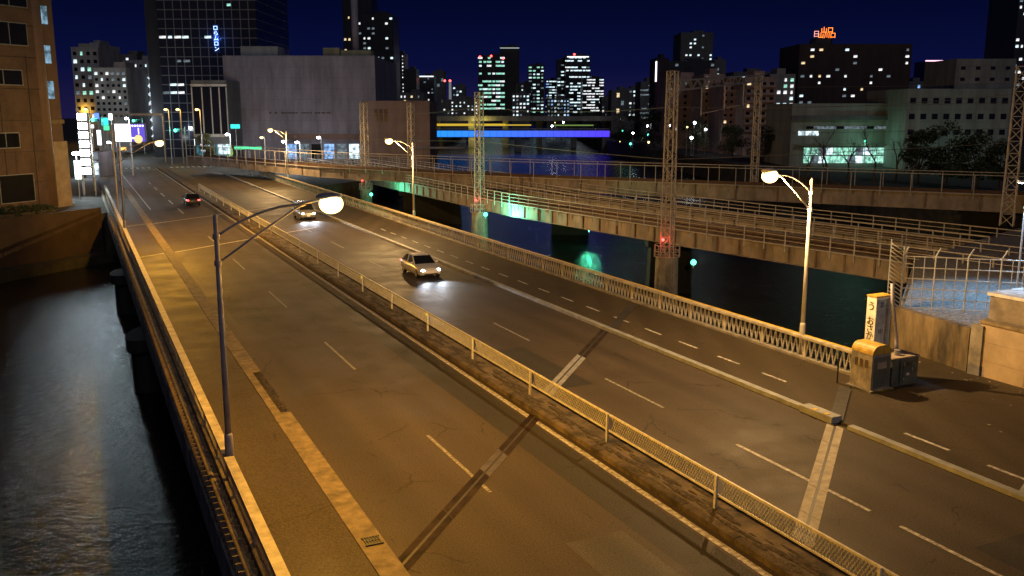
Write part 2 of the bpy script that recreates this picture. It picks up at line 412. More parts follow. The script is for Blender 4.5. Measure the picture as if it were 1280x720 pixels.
joint(32.5, 16.85, 1.085, 21.2, 24.9, .52, RUSTP, STEEL_DARK, .008, .009)
joint(41.2, 25.3, 1.085, 25.3, 29.8, .5, STEEL_DARK, STEEL_DARK, .108, .109)
joint(17.3, 16.6, .872, 16.85, 24.9, .62, mat('worn_joint_concrete', (0.40, 0.36, 0.29), .7, var=.4, scale=2), STEEL_DARK, .008, .009)
joint(24.9, 25.3, .872, 25.3, 28.6, .5, STEEL_DARK, STEEL_DARK, .108, .109)
for (vs, vo) in (((3.9, 6.0), .08), ((6.9, 14.8), 0), ((16.9, 21.6), 0)):
    for base in (75.2, 97.4):
        marks2 = MB(); z = .006 + vo
        a, c = vs
        marks2.quad((a, base + .8 * a - .16, z), (c, base + .8 * c - .16, z), (c, base + .8 * c + .16, z), (a, base + .8 * a + .16, z))
        struct(marks2.build('expansion_joint', PAINT, None, (0, 0, 0), A))

# deck fascia and bridge piers
struct(MB().box((3.05, 80, -.75), (.5, 150, 1.1)).box((30.85, 90, -.75), (.5, 122, 1.1)).box((10, 75, -1.2), (1.2, 125, 1.2)).box((17, 80, -1.2), (1.2, 125, 1.2)).box((24, 85, -1.2), (1.2, 125, 1.2)).build('bridge_deck_beams', CONC_OLD, None, (0, 0, 0), A))
DARKCONC = mat('shade_dark_concrete', (0.010, 0.009, 0.008), .85, var=.4, scale=.8)  # near-black: the shade under the deck is put into the base colour
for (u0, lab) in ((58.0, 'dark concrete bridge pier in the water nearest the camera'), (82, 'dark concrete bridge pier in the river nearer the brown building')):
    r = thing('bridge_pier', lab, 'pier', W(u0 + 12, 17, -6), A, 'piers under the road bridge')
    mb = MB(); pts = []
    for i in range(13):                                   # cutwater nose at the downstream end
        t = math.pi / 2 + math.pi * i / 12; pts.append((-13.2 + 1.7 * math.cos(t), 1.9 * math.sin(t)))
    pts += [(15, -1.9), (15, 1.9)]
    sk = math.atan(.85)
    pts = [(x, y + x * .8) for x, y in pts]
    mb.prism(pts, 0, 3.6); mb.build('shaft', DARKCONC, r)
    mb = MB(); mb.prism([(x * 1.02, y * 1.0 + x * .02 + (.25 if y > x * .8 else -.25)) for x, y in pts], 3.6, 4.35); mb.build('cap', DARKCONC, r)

# ================================================================== PARAPETS AND FENCES
def left_parapet():
    r = thing('bridge_parapet', 'long tan topped bridge parapet with grey balusters along the left pavement', 'parapet', W(10, 3.55, .07), A)
    MB().box((0, 68.5, .06), (.34, 137, .12)).build('plinth', KERB, r)
    u = 0.0
    segs = [(0, 18.05), (18.75, 81.2), (81.8, 137)]
    for a, c in segs:
        MB().box((0, (a + c) / 2, .93), (.30, c - a, .13)).box((0, (a + c) / 2, .855), (.2, c - a, .03)).build('top_rail', RAILP, r)
    n = 0
    while u < 137:
        L = 3.4
        mb = MB(); k = .0
        while k < L:
            mb.box((0, u + k, .48), (.05, .05, .72)); k += .17 if u < 70 else .34
        mb.bar((0, u, .2), (0, u + L, .2), .05); mb.bar((0, u, .78), (0, u + L, .78), .05)
        mb.build('baluster_panel', BALU, r)
        MB().box((0, u - .02, .48), (.14, .16, .74)).build('post', BALU, r)
        u += L
    return r
left_parapet()
# service pipes hung outside the left parapet
sp = thing('service_pipe', 'bundle of wrapped service pipes clamped outside the left bridge parapet', 'pipes', W(10, 2.95, .1), A)
for dx, dz in ((0, 0), (.2, .02), (.1, .18)):
    MB().tube([(dx, 0, dz), (dx, 20, dz), (dx, 137, dz)], .1, 8).build('pipe', KERB, sp, smooth=True)
mb = MB()
u = .2
while u < 100:
    mb.box((.1, u, .06), (.46, .05, .34)); u += .45
mb.build('clamps', GIRD_DARK, sp)

def right_parapet():
    u0, u1 = 29.0, 172.0
    r = thing('bridge_parapet', 'pale bridge parapet of zigzag steel struts along the right pavement', 'parapet', W(u0, 30.3, .1), A)
    Lt = u1 - u0
    MB().box((0, Lt / 2, .05), (.4, Lt, .12)).build('plinth', CONC, r)
    MB().box((0, Lt / 2, 1.02), (.26, Lt, .1)).box((0, Lt / 2, .95), (.14, Lt, .05)).build('top_rail', RAILP, r)
    u = 0.0
    while u < Lt - 1:
        mb = MB(); L = 3.0; n = 8 if u < 75 else 4
        for i in range(n):
            a = u + .15 + (L - .15) * i / n; c = u + .15 + (L - .15) * (i + .5) / n; e = u + .15 + (L - .15) * (i + 1) / n
            mb.bar((0, a, .12), (0, c, .94), .06, .05); mb.bar((0, c, .94), (0, e, .12), .06, .05)
        mb.bar((.04, u, .52), (.04, u + L, .52), .025)
        mb.build('strut_panel', BALU, r)
        MB().box((0, u + .05, .52), (.12, .14, .86), taper=.75).build('post', RAILP, r)
        u += L
    return r
right_parapet()
yp = MB().tube([(0, 0, 0), (0, 70, 0), (0, 142, 0)], .035, 6)
tag(yp.build('service_cable', YELLOW, None, W(29.4, 30.62, 1.12), A), 'thin yellow cable running along the outside of the right bridge parapet', 'cable')

def median_fence():
    r = thing('median_fence', 'cream wire mesh fence standing on the central road median', 'fence', W(8, 16.15, .12), A)
    L0, bay, n = 0.2, 6.1, 22
    tot = bay * n
    MB().box((0, tot / 2, 1.0), (.06, tot, .06)).build('top_rail', CREAM, r)
    MB().box((0, tot / 2, .42), (.05, tot, .05)).build('bottom_rail', CREAM, r)
    for k in range(n + 1):
        u = k * bay + .08
        po = MB().box((-.05, 0, .5), (.08, .09, 1.06)).build('post', CREAM, r, (0, u, 0)); po.rotation_euler = (random.gauss(0, .012), random.gauss(0, .015), 0)
        if k in (6, 8):
            MB().tube([(-.09, u, .93), (-.13, u, .93)], .07, 10).build('reflector', emit('amber_reflector_glow', (1.0, .75, .05), .9), r)  # emission stands in for light the reflector throws back
        if k == n: break
        mb = MB(); a = k * bay + .12; e = (k + 1) * bay; h0, h1 = .445, .97; H = h1 - h0
        st = .115 if k < 8 else (.2 if k < 14 else .4); w = .013 if k < 8 else .02
        x = a - H
        while x < e:
            for sgn in (1, -1):
                p0 = [x, h0] if sgn > 0 else [x, h1]; p1 = [x + H * .6, h1] if sgn > 0 else [x + H * .6, h0]
                if p0[0] < a or p1[0] > e:
                    continue
                mb.bar((.01 * sgn, p0[0], p0[1]), (.01 * sgn, p1[0], p1[1]), w)
            x += st
        mp_ = mb.build('mesh_panel', CREAM, r, (random.gauss(0, .008), 0, random.gauss(0, .006))); mp_.rotation_euler = (0, random.gauss(0, .006), 0)
    return r
median_fence()

# ================================================================== STREET LAMPS
def street_lamp_parts(r, reach, pm, power, far=False):
    n = 8 if far else 14
    MB().tube([(0, 0, 0), (0, 0, .06)], .26, n).build('base_plate', pm, r)
    MB().tube([(0, 0, .06), (0, 0, 1.5), (0, 0, 1.56), (0, 0, 1.6)], [.135, .13, .125, .1], n).build('sleeve', pm, r, smooth=True)
    MB().tube([(0, 0, 1.5), (0, 0, 5), (0, 0, 8.35), (0, 0, 8.42)], [.1, .085, .07, .04], n).build('pole', pm, r, smooth=True)
    arc = [(0, 0, 7.75)]
    for i in range(1, 9):
        t = i / 8; arc.append((reach * .72 * t, 0, 7.75 + .85 * (1 - (1 - t) ** 1.9)))
    MB().tube(arc + [(reach - .3, 0, 8.72)], .04, 8).build('arm', pm, r, smooth=True)
    low = [(0, 0, 6.95), (reach * .35, 0, 7.75), (reach * .7, 0, 8.5), (reach * .78, 0, 8.6)]
    MB().tube(low, .033, 8).build('arm', pm, r, smooth=True)
    for z in (7.75, 6.95):
        MB().tube([(0, 0, z - .08), (0, 0, z + .08)], .11, n).build('collar', pm, r)
    h = MB(); h.sphere((reach, 0, 8.82), .2, 14, 8, (2.1, 1.2, .6)); h.build('lamp_head', pm, r, smooth=True)
    g = MB(); g.sphere((reach + .05, 0, 8.58), .33, 20, 12, (1.15, 1.05, .95)); g.build('lens', E_SOD, r, smooth=True)
    ld = lamp('lamp_light', 'POINT', power, SODIUM if reach > 0 else SODIUM_PALE, r, (reach + .05, 0, 8.16), .12).data
    # a road lantern throws more light along the road than straight down
    ld.use_nodes = True; lt = ld.node_tree; em = next(n for n in lt.nodes if n.type == 'EMISSION')
    ge = lt.nodes.new('ShaderNodeNewGeometry'); sx = lt.nodes.new('ShaderNodeSeparateXYZ'); ab = lt.nodes.new('ShaderNodeMath'); ab.operation = 'ABSOLUTE'
    mr = lt.nodes.new('ShaderNodeMapRange'); mr.inputs[1].default_value = .35; mr.inputs[2].default_value = 1.0; mr.inputs[3].default_value = 1.5; mr.inputs[4].default_value = .55
    up = lt.nodes.new('ShaderNodeMapRange'); up.inputs[1].default_value = .02; up.inputs[2].default_value = .4; up.inputs[3].default_value = 1.0; up.inputs[4].default_value = .25
    lt.links.new(sx.outputs['Z'], up.inputs[0]); mz = lt.nodes.new('ShaderNodeMath'); mz.operation = 'MULTIPLY'; lt.links.new(up.outputs[0], mz.inputs[1])   # little light goes upwards
    lt.links.new(ge.outputs['Incoming'], sx.inputs[0]); lt.links.new(sx.outputs['Z'], ab.inputs[0]); lt.links.new(ab.outputs[0], mr.inputs[0]); lt.links.new(mr.outputs[0], mz.inputs[0])
    if reach > 0:                            # the back of the lantern is shielded towards the river
        vt = lt.nodes.new('ShaderNodeVectorTransform'); vt.vector_type = 'VECTOR'; vt.convert_from = 'WORLD'; vt.convert_to = 'OBJECT'
        s2 = lt.nodes.new('ShaderNodeSeparateXYZ'); m2 = lt.nodes.new('ShaderNodeMapRange'); m2.interpolation_type = 'SMOOTHSTEP'
        m2.inputs[1].default_value = -.62; m2.inputs[2].default_value = -.32; m2.inputs[3].default_value = .06; m2.inputs[4].default_value = 1.0
        mu = lt.nodes.new('ShaderNodeMath'); mu.operation = 'MULTIPLY'
        lt.links.new(ge.outputs['Incoming'], vt.inputs[0]); lt.links.new(vt.outputs[0], s2.inputs[0]); lt.links.new(s2.outputs['X'], m2.inputs[0])
        lt.links.new(mz.outputs[0], mu.inputs[0]); lt.links.new(m2.outputs[0], mu.inputs[1]); lt.links.new(mu.outputs[0], em.inputs['Strength'])
    else:
        lt.links.new(mz.outputs[0], em.inputs['Strength'])
LG = 'sodium street lamps on the bridge'
r = thing('street_lamp', 'lilac grey street lamp rising from the left parapet in the foreground', 'street lamp', W(28.41, 3.62, .1), A, LG)
street_lamp_parts(r, 3.45, LILAC, LAMP_W)
r = thing('street_lamp', 'pale street lamp on the right parapet beside the dark river, nearest the railway signboard', 'street lamp', W(32.57, 30.55, .1), A, LG)
street_lamp_parts(r, -2.5, POLE_PALE, LAMP_W * .82)
r = thing('street_lamp', 'pale street lamp in front of the railway girder with green lit panels', 'street lamp', W(88.2, 30.55, .1), A, LG)
street_lamp_parts(r, -2.5, POLE_PALE, LAMP_W)
r = thing('street_lamp', 'thin street lamp on the far end of the left parapet, across from the brown building', 'street lamp', W(91.5, 3.62, .1), A, LG)
street_lamp_parts(r, 3.45, LILAC, LAMP_W * 1.15)
r = thing('street_lamp', 'far street lamp below the large blank wall at the end of the right parapet', 'street lamp', W(149, 30.55, .1), A, LG)
street_lamp_parts(r, -2.5, POLE_PALE, LAMP_W * 1.15, True)

# ================================================================== RAILWAY BRIDGES
def offset(poly, d):
    out = []
    for i, p in enumerate(poly):
        a = Vector(poly[max(0, i - 1)]); c = Vector(poly[min(len(poly) - 1, i + 1)]); t = (c - a).normalized()
        nrm = Vector((-t.y, t.x)); out.append(Vector(p) + nrm * d)
    return out
def resample(poly, step):
    pts = [Vector(poly[0])]
    for i in range(len(poly) - 1):
        a, c = Vector(poly[i]), Vector(poly[i + 1]); n = max(1, round((c - a).length / step))
        for k in range(1, n + 1): pts.append(a + (c - a) * k / n)
    return pts
def zat(pts, zs):
    tot = [0]
    for i in range(1, len(pts)): tot.append(tot[-1] + (pts[i] - pts[i - 1]).length)
    return [zs[0] + (zs[1] - zs[0]) * t / tot[-1] for t in tot]
def rail_bridge(label, near, width, zb, zt, rail_h, girder_end=None, step=2.0, rib=3.0, gm=GIRD, tracks=2, mids=2):
    o = Vector((near[0][0], near[0][1], 0))
    r = thing('railway_bridge', label, 'railway bridge', o, 0, 'steel girder railway bridges over the river')
    lp = [Vector((p[0] - o.x, p[1] - o.y)) for p in near]
    far = offset(lp, width)
    gp = lp if girder_end is None else lp[:girder_end]
    gf = far if girder_end is None else far[:girder_end]
    for side in (gp, gf):
        pts = resample(side, rib); za, zc = zat(pts, zb), zat(pts, zt)
        web, ribm, fl, ft = MB(), MB(), MB(), MB()
        for i in range(len(pts) - 1):
            p, q = pts[i], pts[i + 1]
            t = (q - p).normalized(); nn = Vector((-t.y, t.x)) * .06
            web.add([(p.x - nn.x, p.y - nn.y, za[i]), (q.x - nn.x, q.y - nn.y, za[i + 1]), (q.x - nn.x, q.y - nn.y, zc[i + 1]), (p.x - nn.x, p.y - nn.y, zc[i]),
                     (p.x + nn.x, p.y + nn.y, za[i]), (q.x + nn.x, q.y + nn.y, za[i + 1]), (q.x + nn.x, q.y + nn.y, zc[i + 1]), (p.x + nn.x, p.y + nn.y, zc[i])],
                    [(0, 1, 2, 3), (7, 6, 5, 4), (0, 4, 5, 1), (3, 2, 6, 7), (0, 3, 7, 4), (1, 5, 6, 2)])
            fl.bar((p.x, p.y, za[i] - .03), (q.x, q.y, za[i + 1] - .03), .5, .06); ft.bar((p.x, p.y, zc[i] + .04), (q.x, q.y, zc[i + 1] + .04), .5, .07)
            ribm.box((p.x, p.y, (za[i] + zc[i]) / 2), (.14, .36, zc[i] - za[i] - .01), math.atan2(t.y, t.x))
        nw = len(web.f); web.add(ribm.v, ribm.f); g_ = web.build('girder', gm, r); g_.data.materials.append(GIRD_DARK)
        for f_ in list(g_.data.polygons)[nw:]: f_.material_index = 1
        fl.build('bottom_flange', gm, r); ft.build('top_flange', gm, r)
    # deck, sleepers, rails
    pc = resample(lp, 1.3); pf = resample(far, 1.3); zc = zat(pc, zt); n = min(len(pc), len(pf)); dk = MB(); sl = MB()
    for i in range(n - 1):
        z0, z1 = zc[i] - .12, zc[i + 1] - .12
        dk.add([(pc[i].x, pc[i].y, z0 - .25), (pc[i + 1].x, pc[i + 1].y, z1 - .25), (pf[i + 1].x, pf[i + 1].y, z1 - .25), (pf[i].x, pf[i].y, z0 - .25)], [(0, 1, 2, 3)])
        a = pc[i].lerp(pf[i], .08); c = pc[i].lerp(pf[i], .92)
        sl.bar((a.x, a.y, z0), (c.x, c.y, z0), .22, .16)
    dk.build('deck', GIRD_DARK, r); sl.build('sleepers', RUST, r)
    k = tracks * 2; fr = [.17, .37, .63, .83] if tracks == 2 else [.32, .68]
    for f in fr:
        mb = MB()
        for i in range(n - 1):
            a, c = pc[i].lerp(pf[i], f), pc[i + 1].lerp(pf[i + 1], f); mb.bar((a.x, a.y, zc[i] + .05), (c.x, c.y, zc[i + 1] + .05), .08, .16)
        mb.build('rail', RUST, r)
    for side in (offset(lp, -.35), offset(far, .35)):
        pts = resample(side, step); zz = zat(pts, zt); mb = MB()
        for i in range(len(pts)):
            p = pts[i]; mb.bar((p.x, p.y, zz[i] - .5), (p.x, p.y, zz[i] + rail_h), .075)
            if i < len(pts) - 1:
                q = pts[i + 1]
                mb.bar((p.x, p.y, zz[i] + rail_h), (q.x, q.y, zz[i + 1] + rail_h), .08)
                for m_ in range(mids):
                    f = (m_ + 1) / (mids + 1)
                    mb.bar((p.x, p.y, zz[i] + rail_h * f), (q.x, q.y, zz[i + 1] + rail_h * f), .05)
                mb.bar((p.x, p.y, zz[i] + .02), (q.x, q.y, zz[i + 1] + .02), .09)
        mb.build('railing', HANDR, r)
    return r
RA = [(-48, 200), (-26, 158), (0, 104), (14.5, 81.2), (27.3, 62.5), (40, 45)]
rail_bridge('nearest railway girder bridge with beige ribbed plates and grey handrails', RA, 5.2, (-.05, -.05), (1.3, 1.3), 1.15, 5, 2.0, 2.6)
RA2 = [(v.x, v.y) for v in offset(RA[:5], 10.5)]
rail_bridge('middle railway girder bridge half hidden between the two beige ones', RA2, 4.6, (-.1, -.1), (1.2, 1.2), 1.15, None, 2.2, 3.0, GIRD, 1)
RB = [(-62, 178), (-30, 145), (0, 125.5), (36.6, 109), (57, 99.5)]
rail_bridge('farthest and highest railway girder bridge with tall open railing', RB, 5.0, (1.9, .7), (3.2, 2.55), 2.1, None, 3.4, 5.2, GIRD, 2, 0)
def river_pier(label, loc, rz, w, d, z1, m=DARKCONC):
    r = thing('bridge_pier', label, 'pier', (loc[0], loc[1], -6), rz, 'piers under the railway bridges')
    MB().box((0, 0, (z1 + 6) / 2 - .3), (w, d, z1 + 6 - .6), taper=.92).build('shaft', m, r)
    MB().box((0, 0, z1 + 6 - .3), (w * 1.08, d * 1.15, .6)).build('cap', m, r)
AZ = math.radians(-33)
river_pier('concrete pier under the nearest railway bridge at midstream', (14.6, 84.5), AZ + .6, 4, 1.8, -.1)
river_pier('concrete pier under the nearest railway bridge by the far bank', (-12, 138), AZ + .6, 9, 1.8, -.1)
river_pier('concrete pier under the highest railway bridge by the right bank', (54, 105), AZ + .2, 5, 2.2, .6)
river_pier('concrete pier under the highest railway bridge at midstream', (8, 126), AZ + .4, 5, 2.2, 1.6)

# lattice catenary masts
def mast(label, base, h, w0, w1, red=False, footing=None, group='lattice railway masts', bars=None):
    r = thing('catenary_mast', label, 'mast', base, math.radians(-33), group)
    m = HANDR; legs = []
    for sx, sy in ((-1, -1), (1, -1), (1, 1), (-1, 1)):
        p, q = Vector((sx * w0 / 2, sy * w0 / 2, 0)), Vector((sx * w1 / 2, sy * w1 / 2, h)); legs.append((p, q))
        MB().bar(p, q, .1).build('leg', m, r)
    mb = MB(); n = bars or int(h / (w0 * 1.0))
    for f in range(4):
        a, c = legs[f], legs[(f + 1) % 4]
        for i in range(n):
            t0, t1 = i / n, (i + 1) / n
            p, q = (a, c) if i % 2 else (c, a)
            mb.bar(p[0].lerp(p[1], t0), q[0].lerp(q[1], t1), .055)
            mb.bar(a[0].lerp(a[1], t1), c[0].lerp(c[1], t1), .04)
    mb.build('bracing', m, r)
    if footing:
        fw, fh = footing
        MB().tube([(0, 0, -fh), (0, 0, -.25), (0, 0, 0)], [fw * .5, fw * .46, fw * .46], 14).build('footing', CONC_OLD, r)
        cg = MB()
        for k in range(10):
            a = 2 * math.pi * k / 10; c = 2 * math.pi * (k + 1) / 10; rr = fw * .52
            cg.bar((rr * math.cos(a), rr * math.sin(a), 0), (rr * math.cos(a), rr * math.sin(a), 1.0), .05)
            for z in (.05, .5, 1.0): cg.bar((rr * math.cos(a), rr * math.sin(a), z), (rr * math.cos(c), rr * math.sin(c), z), .05)
        cg.build('cage_railing', HANDR, r)
    if red:
        MB().sphere((-.15, -w0 / 2 - .18, 1.5), .13).build('red_light', E_RED, r)
        lamp('red_glow', 'POINT', 40, (1, .05, .04), r, (-.1, -w0 / 2 - .5, 1.55), .1)
    return r
M1 = Vector((13.2, 77.5, -.6))
mast('tall lattice railway mast on a round concrete footing left of the bright right lamp', M1, 15.4, .85, .7, True, (2.1, 5.4))
M2 = Vector((-3.9, 111.0, -.4))
mast('lattice railway mast with red lamp standing in front of the blue lit bridge', M2, 14.2, .85, .7, True, (2.1, 5.6))
M3 = Vector((-23.2, 146.5, -.6))
mast('lattice railway mast left of the orange lamp below the brown building', M3, 13.5, .9, .8, True, (2.0, 5.4))
M4 = at_y(515, 215, 150); M4.z = 1.4
mast('lattice railway mast right of the orange lamp before the brown building', M4, 11.5, .9, .8)
M5 = at_y(1266, 205, 78); M5.z = 2.0
mast('lattice railway mast at the right edge before the pale low building', M5, 13.2, 1.0, .8)
M6 = at_y(944, 200, 122); M6.z = 1.2
mast('lattice railway mast under the right end of the portal beam', M6, 15.2, .8, .7)
gt = thing('catenary_beam', 'lattice portal beam spanning between two railway masts above the tracks', 'gantry beam', M1 + Vector((0, 0, 14.6)), 0)
mb = MB(); q = M6 + Vector((0, 0, 15)) - (M1 + Vector((0, 0, 14.6)))
for dz, dx in ((0, -.35), (0, .35), (-.8, -.35), (-.8, .35)): mb.bar(Vector((dx, 0, dz)), q + Vector((dx, 0, dz)), .09)
for i in range(24):
    a, c = q * (i / 24), q * ((i + 1) / 24); s = i % 2
    for dx in (-.35, .35): mb.bar(a + Vector((dx, 0, -.8 * s)), c + Vector((dx, 0, -.8 * (1 - s))), .05)
mb.build('lattice', HANDR, gt)
mb = MB()
for f in (.25, .5, .75): mb.bar(q * f + Vector((0, 0, -.8)), q * f + Vector((0, 0, -3.4)), .09); mb.bar(q * f + Vector((0, 0, -3.2)), q * f + Vector((1.6, 0, -2.9)), .06)
mb.build('droppers', HANDR, gt)
WIRE = mat('wire_grey', (0.12, 0.115, 0.11), .6, var=0)
def wire(label, pts, sag=.5, rad=.022):
    o = Vector(pts[0]); mb = MB()
    for i in range(len(pts) - 1):
        a, c = Vector(pts[i]) - o, Vector(pts[i + 1]) - o
        mb.tube([a.lerp(c, t / 8) - Vector((0, 0, sag * 4 * (t / 8) * (1 - t / 8))) for t in range(9)], rad, 4)
    tag(mb.build('overhead_wire', WIRE, None, o), label, 'wire', 'overhead railway wires')
wire('upper overhead wire running between the lattice masts across the river', [M3 + Vector((0, 0, 12)), M2 + Vector((0, 0, 12.5)), M1 + Vector((0, 0, 12.5)), M5 + Vector((0, 0, 11))])
wire('lower overhead contact wire running between the lattice masts across the river', [M3 + Vector((0, 0, 8)), M2 + Vector((0, 0, 8.5)), M1 + Vector((0, 0, 8.2)), M5 + Vector((0, 0, 7))], .1)
wire('overhead wire from the portal mast to the right edge over the bare trees', [M6 + Vector((0, 0, 11)), (75, 108, 13.5)], .4)
wire('overhead wire below the others in front of the green lit building', [M6 + Vector((0, 0, 7.5)), (75, 106, 10.2)], .1)
wire('faint overhead wire crossing before the pale low building', [M6 + Vector((0, 0, 13.5)), (78, 105, 15.8)], .5)

# green navigation lamps under the railway bridge and the wash they throw on the girder
def nav_lamp(label, p, power, aim):
    r = thing('navigation_lamp', label, 'signal lamp', p, 0, 'green lamps by the railway bridge')
    MB().tube([(0, 0, -.5), (0, 0, -.15)], .05, 8).build('bracket', GALV, r)
    MB().sphere((0, 0, 0), .24).build('bulb', E_GRN, r, smooth=True)
    lamp('green_glow', 'POINT', power, (.12, 1.0, .55), r, aim, .15)
nav_lamp('green lamp on the footing of the mast before the blue bridge', at_y(607, 268, 107), 2400, (2.0, -4.2, .3))
nav_lamp('green lamp left of the girder panels lit green', at_y(464, 243, 138), 1500, (2.4, -.7, .6))
nav_lamp('green lamp beside the footing of the tallest lattice mast', M1 + Vector((2.4, .6, -.6)), 3, (.3, -.6, .1))

nav_lamp('added green lamp hidden low under the middle railway bridge, colouring the water', Vector((9.5, 113.0, -2.6)), 420, (0, -.5, -.2))  # unseen lamp added to make the green glow in the river

# ================================================================== RIGHT BANK: signboard, pillar, walls, embankment
SIGNW = mat('sign_white', (0.82, 0.82, 0.79), .5, var=.15, scale=2)
SIGNB = mat('sign_blue_grey', (0.42, 0.52, 0.60), .45, var=.3, scale=3)
INK = mat('black_lettering', (0.02, 0.02, 0.022), .6, var=0)
sg = thing('signboard', 'tall white boxed signboard with vertical black lettering behind the rounded pillar', 'signboard', W(28.7, 31.2, 0), A)
MB().box((0, 0, 2.0), (.9, .52, 3.3)).build('panel_box', SIGNW, sg)
MB().box((0, -.268, 2.0), (.84, .01, 3.1)).build('side_panel', SIGNB, sg)
MB().box((0, 0, .17), (1.0, .62, .34)).build('base', GALV, sg)
MB().box((0, 0, 3.675), (.96, .58, .05)).build('cap', YELLOW_DULL, sg)
ROT_N = (math.pi / 2, 0, -math.pi / 2)              # lettering on the face towards the road
for ch, z in (('う', 3.2), ('お', 2.55), ('さ', 2.2), ('か', 1.88), ('ひ', 1.52)):
    glyphs(ch, .42, INK, sg, (-.455, 0, z), ROT_N)
for ch, z in (('北', 3.3), ('中', 2.1)):
    glyphs(ch, .3, mat('faded_lettering', (0.12, 0.15, 0.18), .6, var=0), sg, (-.12, -.277, z), (math.pi / 2, 0, 0))

pl = thing('end_pillar', 'rounded parapet end pillar with dull yellow top and grey green flank', 'pillar', W(26.9, 29.1, .055), A)
def arch(w, h, r, n=6):
    pts = [(0, 0), (w, 0)]
    for i in range(n + 1):
        a = math.pi / 2 * i / n; pts.append((w - r + r * math.cos(a), h - r + r * math.sin(a)))
    for i in range(n + 1):
        a = math.pi / 2 + math.pi / 2 * i / n; pts.append((r + r * math.cos(a), h - r + r * math.sin(a)))
    return pts
def extr_y(pts, y0, y1):
    n = len(pts); m = MB()
    return m.add([(p[0], y0, p[1]) for p in pts] + [(p[0], y1, p[1]) for p in pts], [tuple(range(n)), tuple(range(n, 2 * n))[::-1]] + [(i, (i + 1) % n, n + (i + 1) % n, n + i) for i in range(n)])
GREENG = mat('grey_green_paint', (0.10, 0.13, 0.11), .5, var=.35, scale=2)
extr_y(arch(1.05, 1.95, .38), 0, 1.15).build('body', mat('pillar_stone', (0.33, 0.305, 0.28), .65, var=.5, scale=2.5), pl)
extr_y([(p[0] * 1.012 - .006, p[1]) for p in arch(1.05, 1.962, .385) if p[1] > 1.5], -.012, 1.162).build('cap', YELLOW_DULL, pl)
MB().box((.56, -.006, .8), (.9, .012, 1.3)).build('flank_panel', GREENG, pl)
MB().box((.5, .55, .03), (1.3, 1.4, .1)).build('foot', CONC_OLD, pl)
cb = thing('utility_cabinet', 'low dark green cabinet with tan lid and fat blue grey hose', 'cabinet', W(26.98, 30.32, .055), A)
MB().box((.82, .5, .62), (1.5, .95, 1.2)).build('body', GREENG, cb)
MB().box((.82, .5, 1.25), (1.56, 1.02, .06)).build('lid', WALLTAN, cb)
MB().box((.5, .0, .62), (.02, .06, 1.0)).box((1.0, .018, .62), (.6, .02, .9)).build('door', GREENG, cb)
MB().tube([(.9, .6, 1.28), (.95, .7, 1.7), (1.05, 1.0, 2.6), (1.05, 1.15, 3.4), (1.0, 1.2, 4.2)], .085, 10).build('hose', LILAC, cb, smooth=True)
MB().tube([(.7, .4, 1.28), (.7, .4, 1.5)], .13, 12).build('valve', GALV, cb)
MB().box((1.22, .0, .7), (.03, .03, .16)).build('handle', GALV, cb)
for z in (.3, .95): MB().box((.74, .0, z), (.05, .03, .1)).build('hinge', GALV, cb)
lv_ = MB()
for k in range(5): lv_.box((1.0, .005, .86 + .035 * k), (.32, .02, .014))
lv_.build('louvres', BLACK, cb); MB().box((.98, .004, .5), (.16, .012, .1)).build('sticker', SIGNW, cb)
MB().box((.56, -.016, 1.1), (.5, .012, .28)).build('number_plate', GALV, pl)
for k in range(3): MB().box((-.006, .3 + .28 * k, 1.15), (.012, .16, .34)).build('plaque', mat('bronze_plaque', (0.14, 0.10, 0.06), .5, metal=.5, var=.3), pl)
# thin black post in front of the parapet end
bp_ = MB().tube([(0, 0, 0), (0, 0, 1.35)], .035, 8)
tag(bp_.build('marker_post', BLACK, None, W(28.4, 28.75, .06)), 'thin black post standing before the parapet end by the pillar', 'post')

# concrete retaining wall and tan wall beside the forecourt
def wall_run(name, label, cat, pts, z0, z1, t, m, cap=None, panels=0):
    o = Vector(pts[0]); r = thing(name, label, cat, (o.x, o.y, z0))
    for i in range(len(pts) - 1):
        p, q = Vector(pts[i]) - o, Vector(pts[i + 1]) - o; L = (q - p).length; a = math.atan2((q - p).y, (q - p).x); c = (p + q) / 2
        n = max(1, panels) ; H = z1 - z0
        if panels:
            mb = MB(); k = 3
            for j in range(k):
                for s in range(panels):
                    f = (s + .5) / panels; cc = p.lerp(q, f)
                    mb.box((cc.x, cc.y, H * (j + .5) / k), (L / panels - .02, t, H / k - .02), a)
            mb.box((c.x, c.y, H / 2), (L - .1, t * .9, H - .02), a); mb.build('wall_panels', m, r)
        else:
            MB().box((c.x, c.y, H / 2), (L, t, H), a).build('wall_body', m, r)
        if cap: MB().box((c.x, c.y, H + .07), (L + .06, t + .16, .14), a).build('coping', cap, r)
    return r
wa = (19.0, 44.6); wb = (20.55, 39.9); wc = (24.6, 31.3)
wall_run('retaining_wall', 'stained brown concrete retaining wall below the blue lit ballast', 'wall', [wa, wb], -.06, 2.05, .4, mat('streaked_wall', (0.15, 0.115, 0.07), .9, var=.8, scale=1.1, bump=.4, stretch=(1, 1, .25)))
wall_run('boundary_wall', 'tan panelled boundary wall with coping at the right edge', 'wall', [(20.75, 39.45), wc, (29, 20)], -.06, 2.42, .35, WALLTAN, KERB, 4)
wall_run('gate_pier', 'grey concrete pier between the stained and tan walls', 'pier', [(20.5, 39.75), (20.8, 39.3)], -.06, 2.3, .5, CONC)
